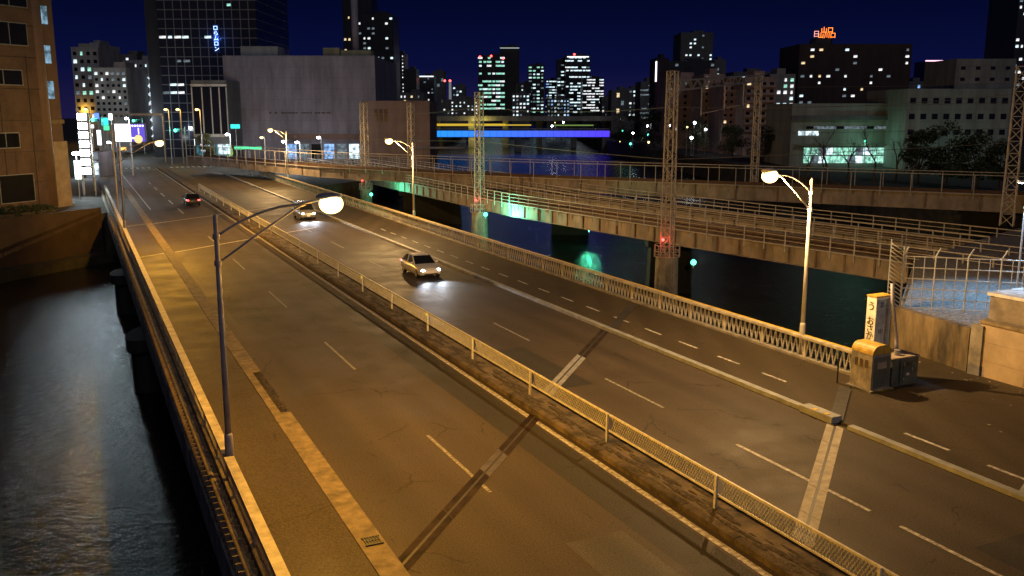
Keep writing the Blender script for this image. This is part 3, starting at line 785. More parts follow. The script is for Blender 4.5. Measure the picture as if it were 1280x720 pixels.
# raised railway ground behind the walls
emb = [(19.2, 44.8), (20.75, 40.0), (25.0, 31.6), (60, 20), (400, 60), (400, 90), (60, 96), (27.6, 62.3)]
struct(MB().prism(emb, -6.5, 1.62).build('railway_embankment', CONC_OLD))
struct(MB().prism([(19.5, 44.9), (20.95, 40.3), (25.2, 32.2), (60, 21), (200, 40), (60, 92), (27.8, 62)], 1.63, 1.82).build('ballast_bed', BALLAST), 'stuff')
hb = thing('concrete_bunker', 'grey brown concrete block with pale flat top beyond the tan wall', 'concrete block', (24.2, 39.6, 1.7), math.radians(-62))
MB().box((0, 1.2, .75), (5.6, 4.2, 1.5)).build('block', mat('weathered_block', (0.25, 0.21, 0.17), .85, var=.4, scale=1.5), hb)
MB().box((0, 1.2, 1.56), (5.8, 4.4, .14)).build('top_slab', mat('pale_slab', (0.6, 0.6, 0.62), .7, var=.3, scale=2), hb)
MB().box((1.9, 2.4, 1.9), (1.5, 1.5, .55)).build('upper_block', CONC, hb)

# security fence with outward bent posts
sf = thing('security_fence', 'galvanised security fence with bent post tops around the blue lit ballast', 'fence', (19.4, 45.0, 1.8))
o = Vector((19.4, 45.0, 0))
line = [Vector((19.4, 45.0)), Vector((22.2, 44.2)), Vector((25, 43.3)), Vector((29.5, 41.8))]
prev = None
for i, p in enumerate(resample([(q.x, q.y) for q in line], 1.45)):
    q = p - Vector((o.x, o.y))
    MB().tube([(q.x, q.y, 0), (q.x, q.y, 2.75), (q.x + .1, q.y - .25, 3.2)], .04, 8).build('post', GALV, sf)
    if prev is not None:
        mb = MB()
        for z in (.12, .6, 1.1, 1.6, 2.15, 2.7): mb.bar((prev.x, prev.y, z), (q.x, q.y, z), .05)
        for f in (.33, .66): c_ = prev.lerp(q, f); mb.bar((c_.x, c_.y, .1), (c_.x, c_.y, 2.7), .03)
        mb.build('rails', GALV, sf)
    prev = q
mb = MB()                                           # fan of spikes at the bridge side
for k in range(15):
    z = .1 + k * .2; mb.bar((0, 0, z), (-.55, .3, z + .42), .04)
mb.bar((0, 0, 0), (0, 0, 3.2), .07); mb.bar((-.55, .3, .2), (-.55, .3, 3.5), .04)
mb.build('spike_fan', GALV, sf)
sgn = thing('equipment_box', 'small pale equipment box standing on the blue lit ballast', 'box', (23.6, 43.0, 1.82), .3)
MB().box((0, 0, .45), (.6, .4, .7)).build('case', POLE_PALE, sgn); MB().box((0, 0, .05), (.5, .3, .1)).build('feet', CONC, sgn)
# lamp of the railway yard, throwing bluish light on the ballast
yl = thing('yard_lamp', 'bluish railway yard lamp on a short post at the right edge', 'yard lamp', (26.6, 47.6, 1.8))
MB().tube([(0, 0, 0), (0, 0, 6.2)], [.07, .05], 8).build('pole', GALV, yl)
MB().box((-.25, -.1, 6.2), (.6, .3, .12)).build('lamp_head', GALV, yl)
MB().box((-.3, -.1, 6.12), (.4, .22, .03)).build('lens', E_WHT, yl)
lamp('yard_light', 'SPOT', 3600, (.28, .62, 1.0), yl, (-.3, -.1, 5.95), .15, (math.radians(-8), math.radians(-4), 0), (118, .35))
# grey abutment tower where the highest railway bridge ends
ab = thing('bridge_abutment', 'tall blue grey concrete abutment closing the highest railway bridge', 'abutment', (60.5, 97.5, -6), math.radians(-20))
MB().box((0, 0, 5.8), (6, 7, 11.6)).build('body', CONC, ab); MB().box((0, 0, 11.75), (6.4, 7.4, .3)).build('coping', CONC_OLD, ab)
MB().box((-4.2, -1.5, 3.4), (2.6, 4, 6.8)).build('buttress', CONC_OLD, ab)
# sign cut by the right edge of the photo
rs = thing('roadside_sign', 'small dark grey sign plate on a post at the right edge of the road', 'sign', W(17.6, 26.0, .05), A)
MB().tube([(0, 0, 0), (0, 0, 1.75)], .035, 8).build('post', GALV, rs)
MB().box((0, -.04, 1.55), (.62, .03, .5)).build('plate', mat('dark_sign_face', (0.10, 0.07, 0.10), .4, var=.2), rs)
MB().box((0, -.06, 1.55), (.46, .006, .1)).box((0, -.06, 1.42), (.3, .006, .06)).build('legend', mat('sign_legend', (0.4, 0.35, 0.4), .5, var=0), rs)
rp = [W(17.4, 25.35, .062), W(15.0, 25.35, .062), W(15.0, 27.6, .062), W(18.3, 27.2, .062)]
struct(MB().quad(*[tuple(p) for p in rp]).build('dropped_kerb_ramp', KERB_PALE))
# kerb end block at the expansion joint, with yellow paint
kbk = thing('kerb_end_block', 'grey kerb end block with yellow marks beside the expansion joint', 'kerb block', W(25.0, 25.1, 0), A)
MB().box((0, .55, .13), (.5, 1.7, .26)).build('block', KERB_PALE, kbk)
MB().box((-.1, .1, .268), (.2, .18, .014)).box((-.1, .7, .268), (.2, .18, .014)).build('yellow_marks', YELLOW, kbk)
# drain grate near the left kerb
dg = MB()
for k in range(6): dg.box((-.2 + .08 * k, 0, .0), (.03, .42, .03))
dg.box((0, -.23, 0), (.5, .04, .03)).box((0, .23, 0), (.5, .04, .03)).box((0, 0, -.012), (.44, .44, .002)).box((0, 0, .002), (.44, .03, .03))
tag(dg.build('drain_grate', BLACK, None, W(22.6, 6.45, .095), A), 'black drain grate set in the yellowish left kerb strip', 'drain grate')

# ================================================================== CARS (their lamps lit)
def car(label, loc, rz, paint, glow=True, power=650, van=False, rear=False):
    r = thing('car', label, 'car', loc, rz, 'cars on the bridge')
    # side profile, y = length (front at -y), z = height
    if van: prof = [(-2.05, .42), (-2.08, .75), (-1.95, .98), (-1.2, 1.12), (-.55, 1.72), (.0, 1.86), (1.5, 1.86), (2.0, 1.75), (2.12, 1.1), (2.12, .42)]
    else: prof = None
    lower = MB(); st = [(-2.22, .62, .42, .52), (-2.15, .74, .32, .68), (-1.9, .82, .24, .76), (-1.2, .86, .2, .86), (-.75, .87, .2, .93), (.9, .87, .2, .95), (1.5, .86, .22, .97), (2.0, .82, .28, .95), (2.2, .74, .36, .86), (2.25, .66, .45, .7)]
    if van: st = [(-2.1, .62, .4, .6), (-2.03, .76, .3, .8), (-1.8, .83, .22, .92), (-1.2, .86, .2, 1.06), (-.8, .87, .2, 1.1), (1.8, .87, .22, 1.1), (2.1, .84, .3, 1.1), (2.15, .8, .4, 1.08)]
    ring = []
    for y, w, z0, z1 in st:
        zm = (z0 + z1) / 2
        ring.append([(-w * .86, y, z0), (-w, y, z0 + .1), (-w * 1.0, y, zm + .05), (-w * .93, y, z1 - .03), (-w * .8, y, z1), (0, y, z1 + .035), (w * .8, y, z1), (w * .93, y, z1 - .03), (w, y, zm + .05), (w, y, z0 + .1), (w * .86, y, z0)])
    n = len(ring[0]); vs = [p for rr in ring for p in rr]; fs = []
    for i in range(len(ring) - 1):
        for k in range(n): k2 = (k + 1) % n; fs.append((i * n + k, i * n + k2, (i + 1) * n + k2, (i + 1) * n + k))
    fs += [tuple(range(n))[::-1], tuple((len(ring) - 1) * n + k for k in range(n))]
    lower.add(vs, fs).build('body', paint, r, smooth=True)
    H = 1.84 if van else 1.46; b0, b1, t0, t1 = ((-1.25, 2.08, -.55, 1.95) if van else (-.95, 1.75, -.15, 1.05)); zb = 1.08 if van else .93
    wb_, wt = .80, .66
    gl = MB().add([(-wb_, b0, zb), (wb_, b0, zb), (wb_, b1, zb), (-wb_, b1, zb), (-wt, t0, H - .05), (wt, t0, H - .05), (wt, t1, H - .05), (-wt, t1, H - .05)],
                  [(0, 1, 5, 4), (1, 2, 6, 5), (2, 3, 7, 6), (3, 0, 4, 7)])
    gl.build('windows', GLASSD, r)
    rf = MB().add([(-wt, t0 - .03, H - .06), (wt, t0 - .03, H - .06), (wt, t1 + .03, H - .06), (-wt, t1 + .03, H - .06), (-wt * .85, t0 + .12, H), (wt * .85, t0 + .12, H), (wt * .85, t1 - .12, H), (-wt * .85, t1 - .12, H)],
                  [(3, 2, 1, 0), (4, 5, 6, 7), (0, 1, 5, 4), (1, 2, 6, 5), (2, 3, 7, 6), (3, 0, 4, 7)])
    for s in (-1, 1):
        rf.bar((s * wb_, b0, zb), (s * wt, t0, H - .05), .07); rf.bar((s * wb_, b1, zb), (s * wt, t1, H - .05), .09)
        ym = (b0 + b1) / 2 + .1; rf.bar((s * (wb_ + .005), ym, zb), (s * (wt + .005), (t0 + t1) / 2 + .05, H - .05), .07)
    rf.build('roof', paint, r)
    for sx in (-1, 1):
        for y in (-1.38, 1.35):
            w = thing('wheel', '', '', (sx * .76, y, .31)); del w['label'], w['category']; w.parent = r
            MB().tube([(-.1, 0, 0), (-.095, 0, 0), (.095, 0, 0), (.1, 0, 0)], [.26, .31, .31, .26], 18).build('tyre', BLACK, w)
            MB().tube([(-.105, 0, 0), (.105, 0, 0)], .19, 12).build('rim', GALV, w)
        MB().box((sx * .94, -.72, 1.0 if not van else 1.2), (.18, .1, .13)).build('mirror', paint, r)
        yf = st[1][0]
        MB().sphere((sx * .58, yf + .03, .62 if not van else .72), .13, 10, 6, (1.15, .7, .7)).build('headlight', E_WHT if glow else GLASSD, r)
        yr = st[-2][0]
        MB().box((sx * .66, yr + .03, .78 if not van else .9), (.26, .06, .14)).build('taillight', E_RED, r)
        if glow:
            lamp('headlight_beam', 'SPOT', power, (.82, .9, 1.0), r, (sx * .58, yf - .22, .64), .07, (math.radians(86), 0, math.pi), (70, .8))
    MB().box((0, st[0][0] - .012, .5), (.36, .02, .17)).build('number_plate', SIGNW, r)
    MB().box((0, st[0][0] + .0, .36), (1.0, .06, .1)).build('grille', BLACK, r)
    return r
WHITEP = mat('white_car_paint', (0.7, 0.7, 0.7), .25, var=0); SILV = mat('silver_car_paint', (0.40, 0.41, 0.43), .25, metal=.6, var=0); DRKP = mat('dark_car_paint', (0.03, 0.035, 0.05), .2, var=0)
car('white saloon car with lit headlights in the lane right of the median fence', W(62, 21.9, 0), A, WHITEP)
car('silver van with lit headlights farther back in the lane right of the median fence', W(101, 22.3, 0), A, SILV, van=True)
car('dark car with red tail lights driving away at the far end of the left lanes', W(122, 12.8, 0), A + math.pi * 0 + math.pi, DRKP, power=300)

# ================================================================== BUILDINGS
LIT = {'cool': emit('lit_window_cool', (.72, .93, 1.0), 1.5, mixed=True), 'white': emit('lit_window_white', (.95, .97, 1.0), 1.3, mixed=True),
       'warm': emit('lit_window_warm', (1.0, .75, .42), 1.2, mixed=True), 'green': emit('lit_window_green', (.45, 1.0, .78), 1.0, mixed=True),
       'dim': emit('lit_window_dim', (.55, .7, .8), .28, mixed=True), 'blue': emit('lit_window_blue', (.3, .55, 1.0), 1.1, mixed=True)}
def wall_col(name, c, rough=.8):
    """painted or tiled wall: rain streaks, blotches and panel joints"""
    if name in MATS: return MATS[name]
    m = mat(name, c, rough, var=.38, scale=.35, stretch=(1, 1, .22)); nt = m.node_tree; b = nt.nodes['Principled BSDF']
    src = b.inputs['Base Color'].links[0].from_socket
    tc = nt.nodes.new('ShaderNodeTexCoord'); sp = nt.nodes.new('ShaderNodeSeparateXYZ'); nt.links.new(tc.outputs['Object'], sp.inputs[0])
    ad = nt.nodes.new('ShaderNodeMath'); nt.links.new(sp.outputs['X'], ad.inputs[0]); nt.links.new(sp.outputs['Y'], ad.inputs[1])
    cb = nt.nodes.new('ShaderNodeCombineXYZ'); nt.links.new(ad.outputs[0], cb.inputs[0]); nt.links.new(sp.outputs['Z'], cb.inputs[1])
    br = nt.nodes.new('ShaderNodeTexBrick'); br.offset = 0; br.inputs['Scale'].default_value = 1.0; br.inputs['Brick Width'].default_value = 3.6; br.inputs['Row Height'].default_value = 2.4
    br.inputs['Mortar Size'].default_value = .07; br.inputs['Color1'].default_value = (1, 1, 1, 1); br.inputs['Color2'].default_value = (.93, .93, .93, 1); br.inputs['Mortar'].default_value = (.82, .82, .82, 1)
    nt.links.new(cb.outputs[0], br.inputs['Vector'])
    mx = nt.nodes.new('ShaderNodeMix'); mx.data_type = 'RGBA'; mx.blend_type = 'MULTIPLY'; mx.inputs[0].default_value = 1
    nt.links.new(src, mx.inputs[6]); nt.links.new(br.outputs['Color'], mx.inputs[7]); nt.links.new(mx.outputs[2], b.inputs['Base Color'])
    return m
def building(name, label, x0, x1, ytop, Y, depth, wm, rows=0, cols=0, p=.2, kinds=('cool', 'white'), ww=.6, wh=.55, yb=None, band=False, dark=False, turn=0.0, lit=None, skip=(0, 0), wm_dark=None, cat='building', nmax=80, group=None, zbase=-.06, top=None):
    """a block whose front face spans photo columns x0..x1 up to row ytop at distance Y"""
    p0, p1, pt = at_y(x0, 140, Y), at_y(x1, 140, Y), at_y((x0 + x1) / 2, ytop, Y)
    Wd = p1.x - p0.x; H = pt.z - zbase; cx = (p0.x + p1.x) / 2
    r = thing(name, label, cat, (cx, Y, zbase), turn, group)
    MB().box((0, depth / 2, H / 2), (Wd, depth, H)).build('wall', wm, r)
    mb = MB(); t = .5                                       # roof parapet
    mb.box((0, .15, H + .4), (Wd, .3, .8)).box((0, depth - .15, H + .4), (Wd, .3, .8)).box((-Wd / 2 + .15, depth / 2, H + .4), (.3, depth - .62, .8)).box((Wd / 2 - .15, depth / 2, H + .4), (.3, depth - .62, .8))
    mb.build('roof_parapet', wm, r)
    if top != 'none':
        MB().box((Wd * .12, depth * .5, H + 1.3), (Wd * .35, depth * .4, 2.6)).build('plant_room', wm, r)
    if group == 'distant skyline towers': p = min(.9, p * 1.45)
    elif name == 'apartment_block': p *= 1.25
    if rows and cols:
        zb = (at_y(x0, yb, Y).z - zbase) if yb else 1.5
        rng = random.Random(hash(label) % 1000 if False else sum(ord(c) for c in label))
        ch, cw = (H - zb) / rows, Wd / cols
        wmsh = {}
        cells = []
        for i in range(rows):
            for j in range(cols):
                if band:
                    fl = rng.random() < p * 1.6 if j == 0 else on
                    on = fl; k = kinds[0] if rng.random() < .7 else rng.choice(kinds)
                    islit = on and rng.random() < .75
                else:
                    islit = rng.random() < p; k = rng.choice(kinds)
                if lit is not None: islit = (i, j) in lit; k = lit.get((i, j), k) if islit else k
                cells.append((i, j, islit, k))
        dk = []; nl = 0
        for i, j, on, k in cells:
            x = -Wd / 2 + cw * (j + .5); z = zb + ch * (i + .5)
            if on and nl < nmax:
                nl += 1
                key = (k, rng.choice((0, 0, 0, 1)))
                if key not in wmsh:
                    me = MB().box((0, 0, 0), (cw * ww * (1 if not key[1] else .6), .14, ch * wh)).mesh('window'); me.materials.append(LIT[k]); wmsh[key] = me
                link('window', wmsh[key], r, (x, -.03, z))
            elif dark:
                dk.append((x, 0, z))
        if dk:
            me = MB().box((0, 0, 0), (cw * ww, .1, ch * wh)).mesh('window'); me.materials.append(GLASSD)
            for pt_ in dk[:100 - nl]: link('window', me, r, pt_)
        if dark == 'balcony':
            me = MB().box((0, 0, 0), (Wd * .96, .9, ch * .3)).mesh('balcony'); me.materials.append(wm)
            for i in range(rows): link('balcony', me, r, (0, -.45, zb + ch * i + ch * .16))
    r['h'] = H
    return r
# ---- left: the brown building on the river wall
def brown():
    p = Vector((-51.5, 92, 0))
    ang = math.radians(90 - 14)
    r = thing('brown_building', 'brown panelled office building on the left river wall with dark strip windows', 'building', at_y(65, 235, 112).xy.to_3d(), math.radians(68))
    # local x runs away from the viewer along the river, corner at 0
    r.location.z = -.06
    H = 34
    MB().box((-12, 8, H / 2), (24, 16, H)).build('wall', BROWNW, r)
    MB().tube([(.1, .7, 0), (.1, .7, H)], .95, 18).build('corner_column', mat('corner_column_tan', (0.18, 0.12, 0.09), .7, var=.2, scale=.4), r, smooth=True)
    sl = MB()
    for z in (3.4, 7.0, 10.6, 14.2, 17.8, 21.4, 25): sl.box((-12, -.02, z), (24, .06, .06))
    for x in (-2, -6, -10, -14, -18, -22): sl.box((x, -.02, 9), (.06, .06, 18))
    sl.build('panel_joints', WFRAME, r)
    def win(x0, x1, z0, z1, panes=2, lit=None):
        w = MB().box(((x0 + x1) / 2, -.05, (z0 + z1) / 2), (x1 - x0, .14, z1 - z0)).build('window', GLASSD, r)
        mb = MB()
        for k in range(panes + 1):
            x = x0 + (x1 - x0) * k / panes; mb.box((x, -.14, (z0 + z1) / 2), (.08, .08, z1 - z0))
        mb.box(((x0 + x1) / 2, -.14, z0), (x1 - x0 + .1, .08, .1)).box(((x0 + x1) / 2, -.14, z1), (x1 - x0 + .1, .08, .1))
        mb.build('frame', GALV, w)
        if lit: MB().box((x0 + (x1 - x0) * .5, -.135, z1 - .5), ((x1 - x0) * .4, .01, .12)).build('ceiling_lamp', LIT['warm'], w)
    win(-23, -1.6, 19.1, 21.6, 9, True); win(-23, -2.8, 14.6, 16.3, 8, True); win(-23, -1.2, 23.4, 27.6, 9)
    win(-7.6, -4.0, 7.5, 9.2, 2); win(-15.5, -11.2, 7.4, 9.2, 2); win(-23, -19, 7.4, 9.2, 2)
    win(-7.2, -2.6, 1.2, 4.4, 1); win(-15.6, -10.2, 1.0, 4.6, 1); win(-23.2, -19, 1.0, 4.6, 1)
    # recessed street side wing
    MB().box((1.9, 8.3, 15), (3.3, 14, 30)).build('street_wing', mat('brown_wing_wall', (0.16, 0.10, 0.07), .75, var=.2, scale=.5), r)
    for i, z in enumerate((14.2, 18.4, 23.0)):
        MB().box((1.95, 1.26, z), (1.5, .12, 2.1)).build('window', emit('blind_window', (.42, .72, .95), .55, mixed=True), r)
    MB().box((2.3, 1.1, 10.4), (2.4, .5, .5)).build('ledge', KERB, r)
    MB().box((2.3, 1.0, 4.0), (2.5, .5, 8)).build('street_level_wall', WALLTAN, r)
    return r
brown()
# river wall, hedge, planted terrace below the brown building
wall_run('river_wall', 'low brown river wall under the hedges before the brown building', 'wall', [(-46.8, 104), (-52.2, 91.5), (-66, 50)], -6, .9, .6, mat('brown_river_wall', (0.05, 0.032, 0.02), .85, var=.35, scale=.5))
wall_run('river_ledge', 'mossy stone ledge at the foot of the left river wall', 'ledge', [(-45.8, 102.5), (-51, 90), (-64, 49)], -6.5, -4.0, 2.2, mat('mossy_stone', (0.035, 0.033, 0.017), .9, var=.5, scale=.7))
def hedge(label, c, size, n, rz):
    r = thing('hedge', label, 'hedge', (c[0], c[1], c[2]), rz, 'hedges on the left river wall'); mb = MB()
    for i in range(n):
        x, y, z = random.uniform(-1, 1), random.uniform(-1, 1), random.random()
        k = 1 - .35 * (abs(x) ** 3)
        p = Vector((x * size[0] / 2, y * size[1] / 2 * k, z * size[2] * k)); s = random.uniform(.09, .2)
        a = Vector((random.gauss(0, 1), random.gauss(0, 1), random.gauss(0, 1))).normalized(); b2 = a.orthogonal().normalized()
        mb.quad(p + a * s, p + b2 * s * .6, p - a * s, p - b2 * s * .6)
    mb.build('foliage', LEAF, r)
    MB().box((0, 0, size[2] * .25), (size[0] * .9, size[1] * .7, size[2] * .5)).build('twigs', BARK, r)
h1 = Vector((-53.6, 93.5)); 
hedge('tall clipped hedge at the left edge before the brown building', (-57.0, 90.0, .2), (7.5, 2.2, 2.6), 2600, math.radians(70))
hedge('low clipped hedge running right of the taller one before the brown building', (-52.6, 98.5, .2), (8.5, 1.8, 1.5), 2200, math.radians(68))

# ---- street end, left
LITSIGN = emit('white_sign_panel', (.72, .92, 1.0), 70, sample=True)
p = at_y(105, 180, 128)
vs_ = thing('vertical_sign', 'tall vertical sign of seven glowing white squares beside the brown building', 'sign', (p.x, 128, 0), 0)
MB().box((-.75, .4, 6), (.2, .3, 12)).build('mast', GALV, vs_)
for k in range(7):
    z = at_y(105, 146 + 11.3 * k, 128).z
    f = MB().box((0, .2, z), (1.5, .3, 1.12)).build('sign_box', WFRAME, vs_)
    MB().box((0, .02, z), (1.2, .06, .8)).build('lit_panel', LITSIGN, f)
lamp('sign_glow', 'POINT', 600, (.75, .92, 1.0), vs_, (.3, -1.2, 7.0), .6)
p = at_y(95, 192, 122)
gl_ = thing('entrance_lamp', 'white entrance lamp with lit greenish plate at the foot of the brown building', 'lamp', (p.x, 122, 0))
MB().tube([(0, 0, 0), (0, 0, p.z)], .08, 8).build('post', GALV, gl_)
MB().sphere((0, 0, p.z), .42, 12, 8, (1.3, 1, .6)).build('globe', E_WHT, gl_, smooth=True)
MB().box((.1, -.1, p.z - 2.1), (.8, .1, 2.4)).build('lit_plate', emit('greenish_plate', (.8, 1.0, .8), 7), gl_)
lamp('globe_light', 'POINT', 500, (.9, .95, 1.0), gl_, (.2, -1.0, p.z), .3)

def signal(label, px, py, Y, pole_dx, kind='green'):
    p = at_y(px, py, Y)
    r = thing('traffic_signal', label, 'traffic light', (p.x + pole_dx, Y, 0), 0, 'traffic lights at the junction')
    MB().tube([(0, 0, 0), (0, 0, p.z + .8)], .1, 8).build('pole', GALV, r)
    MB().bar((0, 0, p.z + .3), (-pole_dx, 0, p.z + .3), .08).build('arm', GALV, r)
    MB().box((-pole_dx, 0, p.z), (1.5, .25, .5)).build('housing', WFRAME, r)
    for k, m_ in ((-.45, E_GRN), (0, BLACK), (.45, BLACK)):
        MB().tube([(-pole_dx + k, -.12, p.z), (-pole_dx + k, -.2, p.z)], .36 if m_ is E_GRN else .18, 12).build('signal_lens', m_, r)
    lamp('green_light', 'POINT', 260, (.1, 1.0, .75), r, (-pole_dx - .45, -.8, p.z), .25)
signal('green traffic light on a thin pole right of the left carriageway', 222, 163, 205, 1.6)
signal('green traffic light beside the glowing white squares', 119, 150, 190, 1.5)
signal('small green traffic light above the purple screen', 169, 151, 260, 2.0)

# LED screen on posts
p0, p1 = at_y(143, 155, 170), at_y(182, 177, 170)
sc_ = thing('led_screen', 'bright white and purple advertising screen with yellow disc over the road', 'screen', ((p0.x + p1.x) / 2, 170, 0))
ww, hh, zc = p1.x - p0.x, p0.z - p1.z, (p0.z + p1.z) / 2
MB().box((0, .25, zc), (ww + .2, .4, hh + .2)).build('housing', WFRAME, sc_)
MB().box((-ww * .24, .02, zc), (ww * .52, .06, hh)).build('white_panel', emit('screen_white', (1, .93, .95), 3.2), sc_)
MB().box((ww * .26, .02, zc), (ww * .47, .06, hh)).build('purple_panel', emit('screen_purple', (.16, .11, .75), 1.0), sc_)
MB().tube([(ww * .27, -.04, zc - hh * .36), (ww * .27, -.07, zc - hh * .36)], hh * .24, 20).build('yellow_disc', emit('screen_yellow', (1, .72, .3), 1.3), sc_)
mb = MB()
for k in range(5): mb.box((ww * (.1 + .085 * k), -.03, zc + hh * .40), (ww * .05, .03, hh * .1))
mb.box((ww * .29, -.03, zc + hh * .1), (ww * .03, .03, hh * .36)).box((0, -.03, zc - hh * .3), (ww * .3, .03, hh * .09))
mb.build('white_lettering', emit('screen_letter', (1, 1, 1), 2.2), sc_)
for dx in (-ww * .4, -ww * .02): MB().tube([(dx, .25, 0), (dx, .25, zc - hh / 2)], .16, 8).build('post', GALV, sc_)
lamp('screen_glow', 'POINT', 800, (.9, .8, 1.0), sc_, (0, -1.5, zc), .8)
# gantry sign over the street
p0, p1 = at_y(143, 143, 215), at_y(203, 143, 215)
gs = thing('road_gantry', 'pale overhead road gantry crossing the street behind the screen', 'gantry', (p0.x, 215, 0))
L = p1.x - p0.x
MB().bar((0, 0, p0.z), (L, 0, p0.z), .3, .5).build('beam', GALV, gs)
for x in (0, L): MB().tube([(x, 0, 0), (x, 0, p0.z - .3)], .16, 10).build('post', GALV, gs)

# poles standing on the left pavement near the bridge end
for (px, py, u, h, lab) in ((147, 230, 112, 10.0, 'bare grey pole on the left pavement before the screen'), (130, 205, 140, 12.0, 'thin pale pole at the left bridge end before the signals'), (122, 205, 150, 11.0, 'dark pole beside the glowing white squares')):
    q = W(u, 3.9 if u < 120 else 2.2, .06)
    r = thing('utility_pole', lab, 'pole', q, 0, 'poles along the left pavement')
    MB().tube([(0, 0, 0), (0, 0, h)], [.11, .07], 8).build('shaft', LILAC if u < 120 else POLE_PALE, r, smooth=True)
    MB().box((0, 0, h - .8), (.9, .1, .1)).build('crossbar', GALV, r)
    MB().tube([(0, 0, h), (0, 0, h + .1)], .09, 8).build('cap', GALV, r)

# small distant street lamps
def far_lamp(label, px, py, Y, kind, power, group='distant street lamps'):
    p = at_y(px, py, Y)
    r = thing('street_lamp', label, 'street lamp', (p.x, Y, 0), 0, group)
    MB().tube([(.5, .3, 0), (.5, .3, p.z)], .09, 6).build('pole', GALV, r)
    s = .36 * Y / 250
    MB().sphere((0, 0, p.z), s, 10, 6, (1.4, 1, .8)).build('globe', E_SOD if kind == 's' else E_WHT, r, smooth=True)
    MB().bar((.5, .3, p.z + .05), (0, .1, p.z + .1), .1).build('arm', GALV, r)
    if power: lamp('lamp_light', 'POINT', power, SODIUM if kind == 's' else (.8, .92, 1.0), r, (0, -1.2, p.z - .4), .4)
far_lamp('sodium lamp highest of the row down the street at the left', 146, 131, 330, 's', 1800)
for i, x in enumerate((107, 117, 124, 132)):
    far_lamp(['first', 'second', 'third', 'fourth'][i] + ' from the left in the orange row of lamps above the glowing squares', x, 136.5, 300 + 20 * i, 's', 900)
far_lamp('orange street lamp left of the pale gantry end', 176, 138, 360, 's', 900)
far_lamp('orange street lamp before the lit lattice tower', 188, 137, 330, 's', 1200)
far_lamp('left one of the lamps before the dark glass tower', 207, 137, 205, 's', 1050)
far_lamp('middle one of the lamps before the dark glass tower', 222, 137, 210, 's', 1050)
far_lamp('lamp before the glazed entrance block of the dark tower', 246, 137, 190, 's', 1200)
far_lamp('cold white LED lamp below the blank wall, the brighter one', 354, 177, 178, 'w', 2600)
far_lamp('cold white LED lamp below the blank wall, the smaller one', 371, 178, 182, 'w', 1200)
far_lamp('green tinted lamp by the plaza tree', 284, 168, 196, 'w', 1500)

# ---- buildings, left to right
GREYB = wall_col('blue_grey_wall', (0.34, 0.38, 0.42)); GREYD = wall_col('dark_grey_wall', (0.13, 0.14, 0.16)); DTW = wall_col('dark_tower_wall', (0.035, 0.038, 0.045), .35)
PALEW = wall_col('pale_wall', (0.50, 0.50, 0.50)); MAUVE = wall_col('mauve_grey_wall', (0.23, 0.235, 0.32)); BRNAP = wall_col('brown_apartment_wall', (0.38, 0.29, 0.27)); GREENW = wall_col('greenish_wall', (0.27, 0.29, 0.265))
building('apartment_block', 'pale apartment block nearest the brown building with greenish lit windows', 96, 128, 62, 300, 22, GREYB, 9, 4, .3, ('cool', 'green', 'dim'), .5, .45, 150, dark=True, turn=.1)
building('apartment_block', 'white apartment block with a green lit corner between grey neighbours', 121, 161, 88, 270, 18, PALEW, 8, 6, .3, ('cool', 'white', 'dim'), .5, .45, 148, dark=True, turn=.06)
building('apartment_block', 'plain blue grey apartment block left of the lit lattice tower', 158, 190, 78, 320, 22, GREYB, 9, 5, .14, ('cool', 'white'), .4, .4, 150, dark=True, turn=-.05)
building('apartment_block', 'tall dim block rising behind the white apartment block', 105, 128, 57, 380, 22, GREYB, 10, 3, .1, ('cool',), .4, .4, 150, dark=True)
building('apartment_block', 'stepped dim block behind the plain blue grey one', 144, 176, 70, 400, 22, GREYD, 10, 4, .12, ('white',), .4, .4, 150)
r = building('lattice_tower', 'slim white tower with lit crossed lattice down its front', 188, 200, 80, 290, 8, PALEW, cat='tower')
H = r['h']; mb = MB(); wd = 290 * 12 / 1150 * .5
for k in range(7):
    z0, z1 = 4 + k * (H - 8) / 7, 4 + (k + 1) * (H - 8) / 7
    mb.bar((-wd, -.2, z0), (wd, -.2, z1), .35); mb.bar((wd, -.2, z0), (-wd, -.2, z1), .3)
mb.build('lit_lattice', emit('lattice_white', (.75, .9, 1), 1.0), r)

# dark glass tower with curtain wall grid
def grid_mat(name, base, line, sx, sz):
    m = bpy.data.materials.new(name); m.use_nodes = True; nt = m.node_tree; b = nt.nodes['Principled BSDF']
    tc = nt.nodes.new('ShaderNodeTexCoord'); sp_ = nt.nodes.new('ShaderNodeSeparateXYZ'); nt.links.new(tc.outputs['Object'], sp_.inputs[0])
    def ln(out, period, w):
        a = nt.nodes.new('ShaderNodeMath'); a.operation = 'PINGPONG'; a.inputs[1].default_value = period / 2; nt.links.new(out, a.inputs[0])
        c = nt.nodes.new('ShaderNodeMath'); c.operation = 'LESS_THAN'; c.inputs[1].default_value = w; nt.links.new(a.outputs[0], c.inputs[0]); return c.outputs[0]
    mx = nt.nodes.new('ShaderNodeMath'); mx.operation = 'MAXIMUM'
    nt.links.new(ln(sp_.outputs['X'], sx, .1), mx.inputs[0]); nt.links.new(ln(sp_.outputs['Z'], sz, .1), mx.inputs[1])
    mix = nt.nodes.new('ShaderNodeMix'); mix.data_type = 'RGBA'; mix.inputs[6].default_value = (*base, 1); mix.inputs[7].default_value = (*line, 1)
    nt.links.new(mx.outputs[0], mix.inputs[0]); nt.links.new(mix.outputs[2], b.inputs['Base Color'])
    rr = nt.nodes.new('ShaderNodeMapRange'); rr.inputs[3].default_value = .12; rr.inputs[4].default_value = .5; nt.links.new(mx.outputs[0], rr.inputs[0]); nt.links.new(rr.outputs[0], b.inputs['Roughness'])
    MATS[name] = m; return m
GRID = grid_mat('curtain_wall', (0.02, 0.024, 0.035), (0.15, 0.16, 0.18), 2.1, 2.3)
